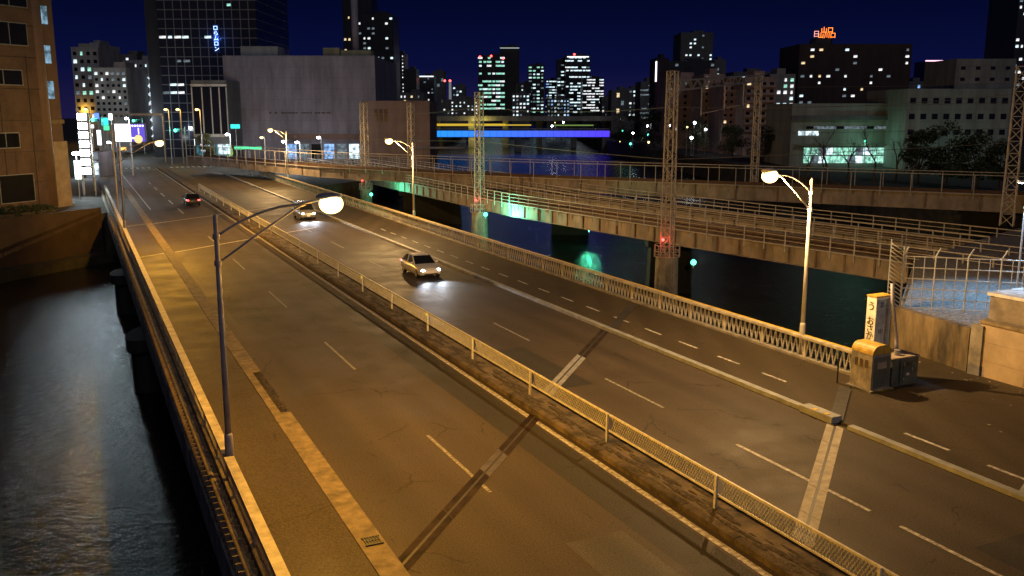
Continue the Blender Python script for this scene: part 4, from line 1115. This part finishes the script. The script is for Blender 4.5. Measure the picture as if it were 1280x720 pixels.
lit = {(9, 0): 'white', (9, 1): 'cool', (9, 2): 'white', (9, 3): 'cool', (6, 2): 'dim', (6, 3): 'dim', (3, 1): 'cool', (3, 2): 'white', (2, 1): 'cool', (2, 2): 'white', (2, 0): 'dim', (9, 6): 'cool', (13, 9): 'green'}
r = building('glass_tower', 'dark glass tower with pale grid and blue vertical neon lettering', 205, 326, -40, 240, 34, GRID, 18, 13, 0, ('cool',), .85, .3, 140, lit=lit, turn=0)
H = r['h']
MB().box((-(326 - 205) / 2 * 240 / 1150 - 1.5, 17, H / 2), (3.2, 33, H + .5)).build('dark_edge', DTW, r)
neon = emit('blue_white_neon', (.45, .7, 1.0), 3.0)
q = at_y(270, 48, 239.5); o = r.location
for k, ch in enumerate('ロらムロン'):
    glyphs(ch, 1.35, neon, r, (q.x - o.x, -.5, q.z - o.z + 2.5 - 1.28 * k), (math.pi / 2, 0, 0))
MB().box((q.x - o.x, -.2, q.z - o.z), (1.5, .3, 7)).build('sign_board', mat('neon_board_blue', (0.02, 0.04, 0.2), .4, var=0), r)
lamp('neon_glow', 'POINT', 220, (.1, .3, 1.0), r, (q.x - o.x, -1.6, q.z - o.z), .5)
r = building('entrance_block', 'glazed entrance block with pale frame at the foot of the dark tower', 241, 285, 105, 205, 10, GREYD, top='none')
Wd = (285 - 241) * 205 / 1150; H = r['h']
mb = MB()
for f in (-.48, -.2, .05, .28, .48): mb.box((Wd * f, -.15, H * .66), (.22, .2, H * .6))
mb.box((0, -.16, H * .985), (Wd, .22, .5)).box((0, -.16, H * .37), (Wd, .22, .6))
mb.build('frame', PALEW, r); MB().box((0, -.03, H * .68), (Wd * .95, .1, H * .58)).build('glazing', GLASSD, r)
MB().box((-Wd * .2, -.06, H * .22), (2.0, .1, 1.6)).build('lit_sign', LIT['white'], r); MB().box((Wd * .32, -.06, H * .2), (2.6, .1, 2.2)).build('lit_sign', LIT['cool'], r)
MB().box((0, -.05, H * .15), (Wd * .9, .1, H * .2)).build('shop_front', emit('teal_shop', (.12, .4, .5), .35, mixed=True), r)
# blank mauve building
r = building('blank_hall', 'huge windowless mauve grey hall with dark lettering low on its wall', 282, 470, 74, 215, 40, MAUVE, top='none')
o = r.location; mb = MB(); rng = random.Random(5); x = at_y(338, 141, 215).x - o.x; z = at_y(338, 141, 215).z - o.z
while x < at_y(415, 141, 215).x - o.x:
    w = rng.uniform(.25, .6); MB().box((x, -.08, z), (w, .1, rng.uniform(.3, .5))).build('letter', mat('grey_lettering', (0.07, 0.065, 0.07), .7, var=0), r); x += w + rng.choice((.12, .15, .8))
MB().box((9, -.6, 6.0), (25, 1.2, 1.2)).build('canopy', wall_col('canopy_brown', (0.2, 0.14, 0.13)), r)
sh = MB()
for k in range(8): MB().box((-2.5 + 2.9 * k, -.06, 2.6), (2.3, .12, 3.4)).build('shop_window', LIT['blue'] if k in (0, 3) else (LIT['dim'] if k in (1, 4, 6) else LIT['cool'] if k == 5 else GLASSD), r)
Hh = r['h']
MB().box((-10.2, 8, Hh + 1.7), (8.6, 6, 3.0)).build('rooftop_unit', wall_col('roof_unit_blue', (0.35, 0.45, 0.55)), r)
MB().box((6.8, 6, Hh + 1.4), (3.8, 5, 2.7)).box((12.5, 6, Hh + 1.1), (7.0, 5, 2.2)).build('rooftop_unit', wall_col('roof_unit_green', (0.28, 0.34, 0.27)), r)
pc = at_y(444, 70, 225)
ch = thing('chimney', 'tall grey chimney standing above the blank hall', 'chimney', (pc.x, 226, -.06))
MB().tube([(0, 0, 0), (0, 0, 62)], .85, 14).build('shaft', MAUVE, ch, smooth=True); MB().tube([(0, 0, 61), (0, 0, 62.5)], 1.0, 14).build('rim', GREYD, ch)
r = building('brown_building', 'low brown block with a small barred window behind the orange lamp', 452, 537, 131, 190, 18, wall_col('brown_block_wall', (0.17, 0.115, 0.10)), top='none')
o = r.location; q = at_y(476, 144, 190)
for k in range(3): MB().box((q.x - o.x - 1 + k, -.03, q.z - o.z), (.6, .12, 2.4)).build('window', GLASSD, r)
MB().box((8, -.3, 4.4), (12, .6, .4)).build('ledge', GREYD, r)
sk = 'distant skyline towers'
building('skyline_tower', 'very tall dark tower directly behind the chimney with sparse lights on one side', 432, 468, -30, 500, 25, DTW, 22, 7, .09, ('warm', 'white'), .5, .4, 120, group=sk)
building('skyline_tower', 'dark tower right of the chimney with lit crown and bright right edge', 450, 494, 20, 420, 22, DTW, 18, 8, .2, ('white', 'cool', 'dim'), .6, .4, 130, group=sk)
building('skyline_tower', 'narrow tower with white dotted edge beside the one with a lit crown', 493, 507, 68, 600, 20, DTW, 16, 3, .4, ('white', 'dim'), .4, .35, 138, group=sk)
building('skyline_tower', 'plain dark slab left of the pair with red roof lamps', 505, 521, 88, 560, 20, DTW, 8, 3, .06, ('dim',), group=sk)
building('skyline_tower', 'dark tower with a white strip along its roof edge', 520, 543, 96, 700, 22, DTW, 10, 5, .18, ('dim', 'white'), .6, .35, 140, group=sk)
building('skyline_tower', 'dim tower with red roof lamps left of a thin pale mast', 541, 556, 90, 760, 20, GREYD, 10, 3, .15, ('dim',), group=sk)
building('skyline_tower', 'low dim block crowded with small lights left of the bright banded tower', 553, 598, 126, 520, 20, GREYD, 5, 9, .4, ('white', 'dim', 'cool'), .4, .4, 148, group=sk)
building('skyline_tower', 'bright tower banded with greenish lit floors and red roof lamps', 598, 631, 70, 900, 30, DTW, 14, 6, .42, ('green', 'cool', 'white'), 1.0, .45, 138, band=True, group=sk)
building('skyline_tower', 'solid black tower with pale roof edge right of the banded one', 625, 649, 58, 1000, 30, DTW, 6, 3, .0, ('dim',), group=sk)
building('skyline_tower', 'slim tower with two bright squares at its top', 660, 680, 82, 850, 22, DTW, 14, 4, .5, ('green', 'dim', 'cool'), .7, .4, 142, group=sk)
building('skyline_tower', 'tall dark tower with bright roof line and scattered bands of light', 706, 737, 70, 950, 30, DTW, 18, 6, .35, ('cool', 'white', 'dim'), 1.0, .4, 142, band=True, group=sk)
building('skyline_tower', 'slightly lower tower with stair lit corner left of the tallest bright one', 696, 709, 75, 960, 25, DTW, 16, 3, .35, ('cool', 'dim'), .8, .4, 142, group=sk)
building('skyline_tower', 'lower bluish tower packed with lit floors left of the tall bright pair', 682, 697, 100, 980, 25, DTW, 12, 4, .55, ('cool', 'dim', 'blue'), .9, .4, 142, band=True, group=sk)
building('skyline_tower', 'wide lower tower of white lit floors right of the tall bright pair', 728, 754, 98, 900, 30, DTW, 12, 5, .6, ('white', 'cool'), 1.0, .42, 140, band=True, group=sk)
building('skyline_tower', 'small dim block with a lit roof line beyond the elevated highway', 764, 786, 114, 520, 18, GREYD, 5, 4, .15, ('dim', 'warm'), group=sk)
building('skyline_tower', 'flat grey block with faint bands left of the black signboard tower', 800, 820, 104, 420, 18, GREYD, 8, 2, .5, ('dim',), 1.0, .3, 150, group=sk)
r = building('black_tower', 'black slab tower with one bright white strip along its left edge', 818, 834, 75, 380, 16, wall_col('black_plum_wall', (0.03, 0.018, 0.03)), cat='tower')
MB().box((-2.4, -.1, r['h'] - 4.5), (.6, .2, 8)).build('light_strip', emit('strip_white', (.85, .85, 1), 2.2), r)
building('skyline_tower', 'tall grey tower right of the black slab with one lit stair column', 848, 888, 42, 620, 28, wall_col('tower_grey', (0.12, 0.13, 0.13)), 14, 8, .2, ('dim', 'white', 'cool'), .5, .4, 110, group=sk)
building('skyline_tower', 'dark stepped block below the tall grey tower', 833, 892, 78, 520, 24, DTW, 8, 8, .16, ('cool', 'dim', 'white'), .5, .45, 130, group=sk)
building('apartment_block', 'tan blank sided apartment block behind the tallest lattice mast', 832, 880, 100, 300, 20, BRNAP, 8, 5, .2, ('white', 'dim'), .35, .4, 165, dark=True)
building('apartment_block', 'brown grey apartment block with a column of dark windows right of the tallest mast', 878, 905, 96, 280, 18, BRNAP, 8, 3, .06, ('warm',), .3, .35, 165, dark=True)
building('apartment_block', 'reddish grey apartment block in the middle of the brown row', 903, 932, 106, 260, 18, wall_col('reddish_wall', (0.36, 0.25, 0.23)), 7, 4, .08, ('warm', 'dim'), .4, .4, 165, dark='balcony')
building('apartment_block', 'brown balcony block left of the bright lamp at the right', 930, 968, 100, 250, 18, BRNAP, 7, 4, .12, ('white', 'warm'), .5, .45, 165, dark='balcony')
building('apartment_block', 'stairwell block with stacked greenish lit windows beside the big dark block', 960, 992, 96, 270, 16, wall_col('stair_wall', (0.32, 0.30, 0.28)), 7, 4, .42, ('green', 'white', 'cool'), .5, .5, 150)
lit = {}
rng = random.Random(3)
for i in range(9):
    for j in range(13):
        if rng.random() < .27: lit[(i, j)] = rng.choice(('white', 'cool', 'white', 'warm', 'dim'))
r = building('apartment_block', 'big dark apartment block carrying an orange lit roof sign', 995, 1134, 58, 300, 22, wall_col('dark_brown_wall', (0.05, 0.03, 0.03)), 9, 13, 0, ('white',), .42, .34, 132, lit=lit, top='none')
H = r['h']; sxx = at_y(1030, 50, 300).x - r.location.x
MB().box((sxx, 3, H + 1.3), (5.8, 5, 2.6)).build('sign_tower', DTW, r)
ORG = emit('orange_neon', (1.0, .22, .02), 3.2)
glyphs('山口', 2.0, ORG, r, (sxx + .9, .2, H + 4.9), (math.pi / 2, 0, 0)); glyphs('山川口', 1.9, ORG, r, (sxx + .9, .2, H + 3.3), (math.pi / 2, 0, 0)); glyphs('日', 2.2, emit('pink_neon', (1, .4, .35), 1.6), r, (sxx - 2.4, .3, H + 3.7), (math.pi / 2, 0, 0))
mb = MB()
for x in (-2.6, 2.6): mb.box((sxx + x, .6, H + 3.2), (.2, .2, 5))
mb.box((sxx, .6, H + 5.2), (5.4, .15, .15)).box((sxx, .6, H + 2.9), (5.4, .15, .15)); mb.build('sign_frame', DTW, r)
r = building('low_hall', 'low wide hall glowing green through its long windows', 990, 1133, 134, 200, 20, GREENW, top='none')
Wd = 143 * 200 / 1150; H = r['h']
MB().box((0, -.4, H - 2.2), (Wd, .8, .9)).build('dark_band', GREYD, r)
for k in range(3): MB().box((-Wd * .40 + 1.5 * k, -.05, H * .5 + .8), (1.3, .14, .9)).build('window', LIT['cool'], r)
for k in range(12): MB().box((-Wd * .33 + 1.62 * k, -.05, H * .5 + 2.0), (1.5, .12, .55)).build('window', LIT['dim'] if k % 4 else GLASSD, r)
for k in range(13):
    for j in range(2): MB().box((-Wd * .34 + 1.6 * k, -.04, 1.5 + 1.75 * j), (1.48, .12, 1.5)).build('window', LIT[('green', 'cool', 'green', 'dim', 'green')[(k * 3 + j * 2) % 5]], r)
MB().box((0, -.7, 4.6), (Wd * .9, 1.4, .22)).build('canopy', GREENW, r)
lamp('hall_lamp', 'POINT', 450, (.35, 1.0, .65), r, (2, -5, 5.2), .5)
MB().tube([(2, -5, 0), (2, -5, 5.6)], .07, 6).build('forecourt_lamp_post', GALV, r); MB().sphere((2, -5, 5.6), .25).build('forecourt_lamp', E_GRN, r)
building('skyline_tower', 'white lit tower with a pink roof line behind the pale low building', 1157, 1195, 77, 800, 30, DTW, 12, 6, .85, ('blue', 'cool', 'dim'), 1.0, .5, 125, band=True, group=sk, top='none')
r = building('pale_building', 'pale low building with two rows of small dark windows', 1133, 1262, 116, 190, 22, GREENW, 3, 9, 0, ('dim',), .5, .35, 175, dark=True, top='none', turn=0)
building('pale_building', 'upper windowless wing rising behind the pale low building', 1190, 1264, 78, 212, 16, GREENW, 3, 4, 0, ('dim',), .3, .3, 120, dark=True, top='none')
lamp('court_light', 'POINT', 350, (.4, 1.0, .75), r, (-2, -9, 4), .5)
MB().tube([(-2, -9, 0), (-2, -9, 4.4)], .07, 6).build('court_lamp_post', GALV, r); MB().sphere((-2, -9, 4.4), .25).build('court_lamp', E_GRN, r)
building('skyline_tower', 'dark tower cut by the right edge with scattered lit windows', 1260, 1296, -20, 320, 20, DTW, 16, 6, .3, ('dim', 'white', 'cool'), .6, .4, 110, group=sk)
# red roof lamps and roof lines
def red_lamp(label, px, py, Y, parent=None):
    p = at_y(px, py, Y); r = thing('roof_lamp', label, 'warning lamp', p, 0, 'red warning lamps on roofs')
    MB().sphere((0, 0, 0), Y / 900).build('globe', E_RED, r); MB().bar((0, 0, -3), (0, 0, -.4), .2).build('stem', GREYD, r)
for px, py, Y, lab in ((600, 71, 900, 'left red lamp on the roof of the banded tower'), (614, 70, 900, 'middle red lamp on the roof of the banded tower'), (629, 73, 900, 'right red lamp on the roof of the banded tower'), (556, 101, 700, 'red lamp beside the thin pale mast'), (718, 68, 950, 'red lamp on the tallest bright tower')): red_lamp(lab, px, py, Y)
def roof_line(label, x0, x1, y, Y, col, s):
    p, q = at_y(x0, y, Y), at_y(x1, y, Y); r = MB().bar((0, 0, 0), (q - p), .5, .9).build('roof_light', emit(label.split()[0] + '_roof_light', col, s), None, p)
    tag(r, label, 'roof light', 'lit roof edges of the skyline')
roof_line('white lit edge on the dark tower left of the pale mast', 520, 542, 95.5, 698, (.9, .95, 1), 1.2)
roof_line('pale lit edge on the solid black tower', 625, 649, 60, 998, (.8, .9, .9), .5)
roof_line('bright lit edge on the tallest bright tower', 709, 736, 71, 948, (.95, 1, 1), 1.8)
roof_line('pink lit edge on the far white tower at the right', 1157, 1196, 76, 798, (1, .55, .75), 2.2)

# ---- elevated highway and blue bridge upstream
hw = thing('elevated_highway', 'long elevated highway with yellow lit underside beyond the river', 'highway', (0, 440, -5))
p0, p1 = at_y(530, 149, 440), at_y(905, 149, 440)
MB().box(((p0.x + p1.x) / 2, 0, at_y(640, 148, 440).z + 5), (p1.x - p0.x, 14, 2.2)).build('deck', wall_col('highway_concrete', (0.35, 0.36, 0.35)), hw)
for k in range(9):
    x = p0.x + 6 + (p1.x - p0.x - 12) * k / 8; MB().box((x, 2, 6.2), (2.6, 5, 12.4)).build('column', GREYD, hw)
YST = emit('yellow_strip', (1.0, .66, .06), .7);  # emitting strips stand in for the lamp-lit underside of the deck
for x0, x1, dy in ((538, 592, 0), (595, 632, 0), (632, 664, 1), (690, 742, 2)):
    a, c = at_y(x0, 156 + dy * .3, 432), at_y(x1, 156 + dy * .3, 432); MB().box(((a.x + c.x) / 2, -7.6, a.z + 5), (c.x - a.x, .4, .5 if dy else 1.0)).build('underside_glow', YST if dy < 2 else emit('dim_green_strip', (.5, .8, .2), .35), hw)
lamp('underdeck_light', 'AREA', 3500, (1.0, .75, .15), hw, (at_y(600, 150, 440).x, -9, 7), rot=(math.radians(120), 0, 0)).data.size = 6
a, c = at_y(800, 155, 432), at_y(880, 155, 432)
MB().box(((a.x + c.x) / 2, -7.6, a.z + 5.0), (c.x - a.x, .4, 1.2)).build('underside_glow', emit('purple_strip', (.35, .3, .95), .5, mixed=True), hw)  # purple light on the underside, put into an emitting strip
bb = thing('blue_bridge', 'far river bridge whose side glows blue along its whole length', 'bridge', (0, 390, -5))
x0, x1 = at_y(533, 168, 390).x, at_y(762, 168, 390).x; zt, zb_ = at_y(640, 162.5, 390).z + 5, at_y(640, 172, 390).z + 5
n = 26
for k in range(n):
    f = (k + .5) / n; w = (x1 - x0) / n
    col = (0.02 + .08 * f, .28 * (1 - f) ** 1.2 + .05, 1.0)
    MB().box((x0 + w * (k + .5), -.1, (zt + zb_) / 2), (w - .1, .3, (zt - zb_) * .8)).build('lit_panel', emit('blue_panel_%s' % 'abcdefghijklmnopqrstuvwxyz'[k], col, 1.15, sample=True), bb)  # panel emission stands in for the LED wash on the bridge side
MB().box(((x0 + x1) / 2, 4, (zt + zb_) / 2), (x1 - x0, 7.6, zt - zb_)).build('deck', GREYD, bb)
MB().box(((x0 + x1) / 2, .2, zt + .5), (x1 - x0, .2, .2)).build('handrail', PALEW, bb)
for f in (.02, .5, .98): MB().box((x0 + (x1 - x0) * f, 3, zb_ / 2), (3, 6, zb_)).build('pier', GREYD, bb)
# scattered small city lights below the highway
for i in range(46):
    px, py, Y = random.uniform(660, 985), random.uniform(152, 186), random.uniform(240, 430)
    if px < 775 and py > 160: continue
    p = at_y(px, py, Y)
    k = random.choice((E_SOD, E_WHT, E_WHT, E_GRN))
    if py > 180: k = E_SOD
    rr = thing('street_light', 'tiny far street light among the dark trees of the right river bank', 'street light', (p.x, Y, 0), 0, 'tiny lights along the far right bank')
    hz = max(1.0, p.z)
    MB().tube([(0, .3, 0), (0, .3, hz)], .06, 5).build('pole', GALV, rr); MB().sphere((0, 0, hz), random.uniform(.16, .42), 8, 5).build('globe', k, rr)

# ================================================================== TREES
def leaf_tree(label, base, h, rad, n, m, trunk_h, rz=0, squash=.8):
    r = thing('tree', label, 'tree', base, rz)
    MB().tube([(0, 0, 0), (.05, .05, trunk_h * .6), (.1, 0, trunk_h), (0, .1, h * .75)], [.22, .17, .13, .05], 8).build('trunk', BARK, r, smooth=True)
    br = MB(); cs = []
    for i in range(12):
        a = random.random() * 6.28; rr = rad * random.uniform(.3, .75); z = random.uniform(trunk_h, h * .92)
        c = Vector((rr * math.cos(a), rr * math.sin(a), z)); cs.append((c, rad * random.uniform(.3, .5)))
        br.tube([(0, 0, trunk_h * .8), c * .5 + Vector((0, 0, trunk_h * .4)), c], [.09, .06, .02], 5)
    br.build('limbs', BARK, r)
    cs.append((Vector((0, 0, h * .9)), rad * .4)); mb = MB()
    for i in range(n):
        c, q = random.choice(cs)
        d = Vector((random.gauss(0, 1), random.gauss(0, 1), random.gauss(0, 1))).normalized() * q * random.random() ** .35
        p = c + Vector((d.x, d.y, d.z * squash)); s = random.uniform(.12, .3) * (rad / 3) ** .5
        a = Vector((random.gauss(0, 1), random.gauss(0, 1), random.gauss(0, 1))).normalized(); b2 = a.orthogonal().normalized()
        mb.quad(p + a * s, p + b2 * s * .5, p - a * s, p - b2 * s * .5)
    mb.build('crown', m, r)
    return r
def bare_tree(label, base, h, rng):
    r = thing('bare_tree', label, 'tree', base, 0, 'bare trees before the green lit hall'); tr, br = MB(), MB()
    def grow(p, d, L, rad, lev, mb):
        q = p + d * L * .5 + Vector((rng.gauss(0, .04), rng.gauss(0, .04), 0)) * L; e = p + d * L
        mb.tube([p, q, e], [rad, rad * .85, rad * .65], 5, False)
        if lev <= 0: return
        for k in range(rng.choice((2, 3, 3))):
            ax = Vector((rng.gauss(0, 1), rng.gauss(0, 1), rng.gauss(0, .3))).normalized()
            nd = (d + ax * rng.uniform(.35, .75) + Vector((0, 0, .12))).normalized()
            grow(p + d * L * rng.uniform(.6, 1.0), nd, L * rng.uniform(.55, .78), rad * .55, lev - 1, br)
    grow(Vector((0, 0, 0)), Vector((0, 0, 1)), h * .34, .2, 5, tr)
    tr.build('trunk', BARK, r); br.build('branches', BARK, r)
rng = random.Random(9)
for px, Y, h, lab in ((1010, 150, 9, 'bare tree at the left end of the green lit hall'), (1034, 142, 11, 'bare tree with a wide crown left of the hall middle'), (1062, 160, 9, 'small bare tree before the middle of the green lit hall'), (1096, 148, 11, 'bare tree right of the hall middle'), (1122, 155, 10, 'bare tree at the right end of the green lit hall')):
    p = at_y(px, 190, Y); bare_tree(lab, (p.x, Y, 0), h, rng)
for px, Y, h, rad, lab in ((1150, 150, 8.5, 3.4, 'dark evergreen tree right of the green lit hall'), (1186, 145, 10, 4.2, 'dense evergreen tree lit green from below before the pale building'), (1225, 140, 8.5, 4.0, 'dark evergreen tree left of the right edge mast'), (1252, 138, 7, 3.4, 'dark bushy tree behind the right edge mast')):
    p = at_y(px, 190, Y); leaf_tree(lab, (p.x, Y, 0), h, rad, 2600, LEAF, 2.2)
for i, (px, Y, h, rad, lab) in enumerate(((785, 330, 12, 6, 'dark tree at the right end of the blue bridge'), (815, 310, 11, 6, 'dark tree right of the blue bridge end, left of the tallest mast'), (870, 260, 9, 5, 'dark tree under the purple lit highway end'), (915, 230, 8, 4.5, 'dark tree before the reddish apartment block'), (955, 215, 8, 4, 'dark tree before the brown balcony block'))):
    p = at_y(px, 190, Y); leaf_tree(lab, (p.x, Y, 0), h, rad, 1500, LEAF, 2)
for px, Y, h, rad, lab in ((700, 560, 17, 12, 'dark tree mass left of the bright towers'), (752, 540, 17, 11, 'dark rounded tree behind the highway right of the bright towers')):
    p = at_y(px, 160, Y); leaf_tree(lab, (p.x, Y, 0), h, rad, 1800, LEAF, 3)
p = at_z(261, 208); leaf_tree('round clipped street tree at the plaza corner', (p.x, p.y, 0), 7.2, 2.0, 3000, LEAF2, 2.4)
p = at_z(182, 190); leaf_tree('orange lit street tree behind the purple screen', (p.x - 4, p.y + 30, 0), 8.5, 3, 1600, LEAF2, 2.6)
# plaza things at the far right end of the bridge
p = at_z(312, 206)
pwl = thing('plaza_wall', 'low curved pale wall at the plaza corner beyond the bridge', 'wall', (p.x, p.y, 0), A * -.3)
mb = MB()
arc_ = [(7 * math.cos(math.pi * (.5 + .5 * k / 10)) + 2, 5 * math.sin(math.pi * (.5 + .5 * k / 10)) - 4) for k in range(11)]
for k in range(10): mb.bar((arc_[k][0], arc_[k][1], .55), (arc_[k + 1][0], arc_[k + 1][1], .55), .35, 1.1)
mb.build('wall_body', CONC, pwl)
mb = MB()
for k in range(10): mb.bar((arc_[k][0], arc_[k][1], 1.16), (arc_[k + 1][0], arc_[k + 1][1], 1.16), .5, .1)
mb.build('coping', PALEW, pwl)
p = at_z(350, 217)
pf = thing('steel_fence', 'grey vertical bar fence beyond the far end of the right parapet', 'fence', W(176, 29, 0), A + .25)
mb = MB(); 
for k in range(60): mb.box((k * .33, 0, 1.1), (.06, .06, 2.2))
mb.build('bars', HANDR, pf); MB().box((10, .0, 2.1), (20, .07, .08)).box((10, 0, .2), (20, .07, .08)).build('rails', HANDR, pf)
gd = thing('green_sculpture', 'glowing yellow green ornament on the plaza behind the street tree', 'ornament', (at_y(288, 178, 200).x, 200, 0))
MB().tube([(0, 0, 0), (-.4, 0, 1.5), (.2, 0, 3), (-.1, 0, 5)], [.5, .35, .3, .1], 8).build('body', emit('yellow_green_glow', (.5, 1, .1), .9, mixed=True), gd)
MB().box((0, 0, .15), (2, 2, .3)).build('base', CONC, gd)


# ================================================================== MORE OF THE FAR STREET AND SKYLINE
for args in (
 ('skyline_tower', 'small white lit block low between the banded tower and the slim one', 640, 662, 118, 620, 18, GREYD, 6, 5, .5, ('cool', 'white', 'dim')),
 ('skyline_tower', 'low dark block with few lights left of the slim tower with two bright squares', 646, 664, 105, 800, 18, DTW, 8, 4, .2, ('dim', 'cool')),
 ('skyline_tower', 'bluish block low in front of the tall bright pair', 684, 712, 124, 640, 18, GREYD, 5, 7, .5, ('cool', 'dim', 'blue')),
 ('skyline_tower', 'dim low block right of the wide tower of white floors', 752, 770, 122, 700, 18, GREYD, 5, 5, .35, ('dim', 'white')),
 ('skyline_tower', 'dim wide block behind the small one with a lit roof line', 776, 804, 112, 640, 18, GREYD, 7, 6, .25, ('dim', 'cool', 'white')),
 ('skyline_tower', 'low block with orange and white lights right of the narrow dotted tower', 500, 530, 118, 480, 18, GREYD, 5, 7, .35, ('dim', 'warm', 'white')),
 ('skyline_tower', 'narrow dim tower between the pale mast and the low crowded block', 566, 582, 108, 760, 18, GREYD, 9, 4, .3, ('dim', 'cool')),
 ('skyline_tower', 'dim narrow tower right of the tall grey tower with a stair column', 890, 905, 76, 560, 18, GREYD, 10, 4, .2, ('dim', 'cool')),
 ('skyline_tower', 'low lit block peeping over the brown apartment row', 915, 960, 92, 420, 18, GREYD, 5, 9, .25, ('dim', 'white', 'cool')),
 ('skyline_tower', 'small dark block between the big dark apartment block and the pink topped tower', 1134, 1158, 104, 420, 18, GREYD, 5, 5, .3, ('blue', 'dim', 'cool')),
 ('skyline_tower', 'tiny dim block right of the pink topped tower', 1100, 1150, 112, 560, 18, GREYD, 5, 8, .3, ('blue', 'dim'))):
    building(*args, .6, .45, 146, group=sk)
pm_ = thing('pale_mast', 'thin pale lit mast between the dim skyline towers', 'mast', (at_y(563, 140, 640).x, 640, 0))
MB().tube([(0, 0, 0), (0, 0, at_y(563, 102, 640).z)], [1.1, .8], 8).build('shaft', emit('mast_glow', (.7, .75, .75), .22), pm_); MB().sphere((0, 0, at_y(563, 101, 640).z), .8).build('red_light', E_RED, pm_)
# the lit street end at the left
SHOPM = {'teal': emit('teal_sign', (.05, .75, .7), 1.6), 'blue': emit('blue_sign', (.12, .25, 1.0), 1.8), 'white': emit('white_shop_sign', (.9, .97, 1), 3.0), 'green': emit('green_sign', (.1, .9, .4), 1.4), 'orange': emit('orange_sign', (1, .5, .12), 2.0)}
for px, py, Y, w, h, k, lab in (
 (121, 146, 205, 1.0, 1.6, 'blue', 'small blue lit sign high beside the green traffic light at the left'), (131, 152, 220, 1.6, 1.8, 'teal', 'teal lit sign between the poles at the street end'),
 (133, 160, 210, 1.3, 1.0, 'green', 'small green lit sign under the teal one'), (124, 172, 190, .8, 3.0, 'white', 'upright white lit sign behind the dark pole at the left'),
 (114, 158, 200, 1.1, .7, 'white', 'small white lit sign right of the glowing squares'), (138, 146, 240, 1.0, 1.6, 'white', 'small white lit sign at the left end of the pale gantry'),
 (153, 186, 260, 2.2, .8, 'orange', 'orange lit shop sign under the purple screen'), (205, 160, 300, .9, 2.2, 'white', 'narrow white sign left of the green signal at the dark tower'),
 (245, 178, 215, .7, 1.6, 'white', 'upright white sign left of the round plaza tree'), (294, 158, 203, 2.0, .9, 'teal', 'teal lit sign at the glazed entrance block'),
 (310, 185, 205, 6.0, .6, 'green', 'long green lit strip at the foot of the blank hall')):
    p = at_y(px, py, Y); r = thing('shop_sign', lab, 'lit sign', (p.x, Y, 0), 0, 'lit signs at the street end')
    MB().tube([(0, .3, 0), (0, .3, p.z)], .06, 6).build('post', GALV, r); MB().box((0, .15, p.z), (w + .1, .2, h + .1)).build('sign_box', WFRAME, r); MB().box((0, .0, p.z), (w, .08, h)).build('lit_face', SHOPM[k], r)
# shop fronts facing the junction, with the light they spill on the pavement
for px0, px1, Y, yt, k, lab in ((101, 118, 165, 196, 'cool', 'small lit kiosk at the foot of the white square sign'), (150, 172, 300, 158, 'warm', 'warm lit low shop far down the street'), (204, 240, 262, 160, 'cool', 'low lit shop row left of the glazed entrance block')):
    r = building('shop', lab, px0, px1, yt, Y, 6, GREYD, top='none', cat='shop'); H = r['h']; Wd = (px1 - px0) * Y / 1150
    n = max(2, int(Wd / 1.8))
    for q in range(n): MB().box((-Wd / 2 + Wd * (q + .5) / n, -.06, H * .42), (Wd / n * .85, .1, H * .55)).build('shop_window', LIT[k if q % 3 else 'white'], r)
    MB().box((0, -.5, H * .8), (Wd, 1.0, .15)).build('awning', GREYD, r)
    lamp('shop_light', 'POINT', 900, (.75, .9, 1.0) if k == 'cool' else SODIUM_PALE, r, (0, -3, 2.6), .5)
# litter and weeds
lt_ = MB()
for i in range(90):
    u, v = random.uniform(12, 30), random.uniform(29.5, 35.0)
    if random.random() < .6: v = random.uniform(33.8, 35.0)
    q = W(u, v, .06); s_ = random.uniform(.03, .11); a = random.random() * 6.28
    lt_.add([(q.x + s_ * math.cos(a + k * 1.57) * (.6 if k % 2 else 1), q.y + s_ * math.sin(a + k * 1.57) * (.6 if k % 2 else 1), q.z + random.random() * .03) for k in range(4)], [(0, 1, 2, 3)])
struct(lt_.build('litter', mat('litter_paper', (0.4, 0.36, 0.28), .9, var=.6, scale=9)), 'stuff')
wd_ = MB()
for i in range(700):
    e = random.random()
    if e < .45: q = W(26.8 - random.random() * .12, 29.0 + random.random() * 1.2, .05)
    elif e < .7: q = W(26.9 + random.random() * 1.1, 29.02 - random.random() * .1, .05)
    else: q = W(random.uniform(14, 60), 15.66 + random.gauss(0, .03), .1)
    hgt = random.uniform(.04, .16); a = random.random() * 6.28; d = Vector((math.cos(a), math.sin(a), 0))
    wd_.add([q - d * .012, q + d * .012, q + Vector((random.gauss(0, .05), random.gauss(0, .05), hgt))], [(0, 1, 2)])
struct(wd_.build('weeds', mat('weed_green', (0.12, 0.13, 0.03), .8, var=.5, scale=5)), 'stuff')
for px, py, Y, k, lab in ((158, 148, 236, 'w', 'white lamp just above the purple screen'), (176, 168, 280, 's', 'orange lamp right of the purple screen'), (238, 160, 240, 'w', 'white lamp between the green signal and the round plaza tree'), (327, 172, 190, 's', 'small orange lamp left of the cold white LED lamps'), (398, 172, 205, 'w', 'white lamp before the lit shop windows of the blank hall'), (112, 168, 200, 'w', 'white lamp right beside the glowing squares'), (136, 178, 215, 'w', 'white lamp low between the thin poles at the left bridge end')):
    far_lamp(lab, px, py, Y, k, 4500 if px == 158 else 160)
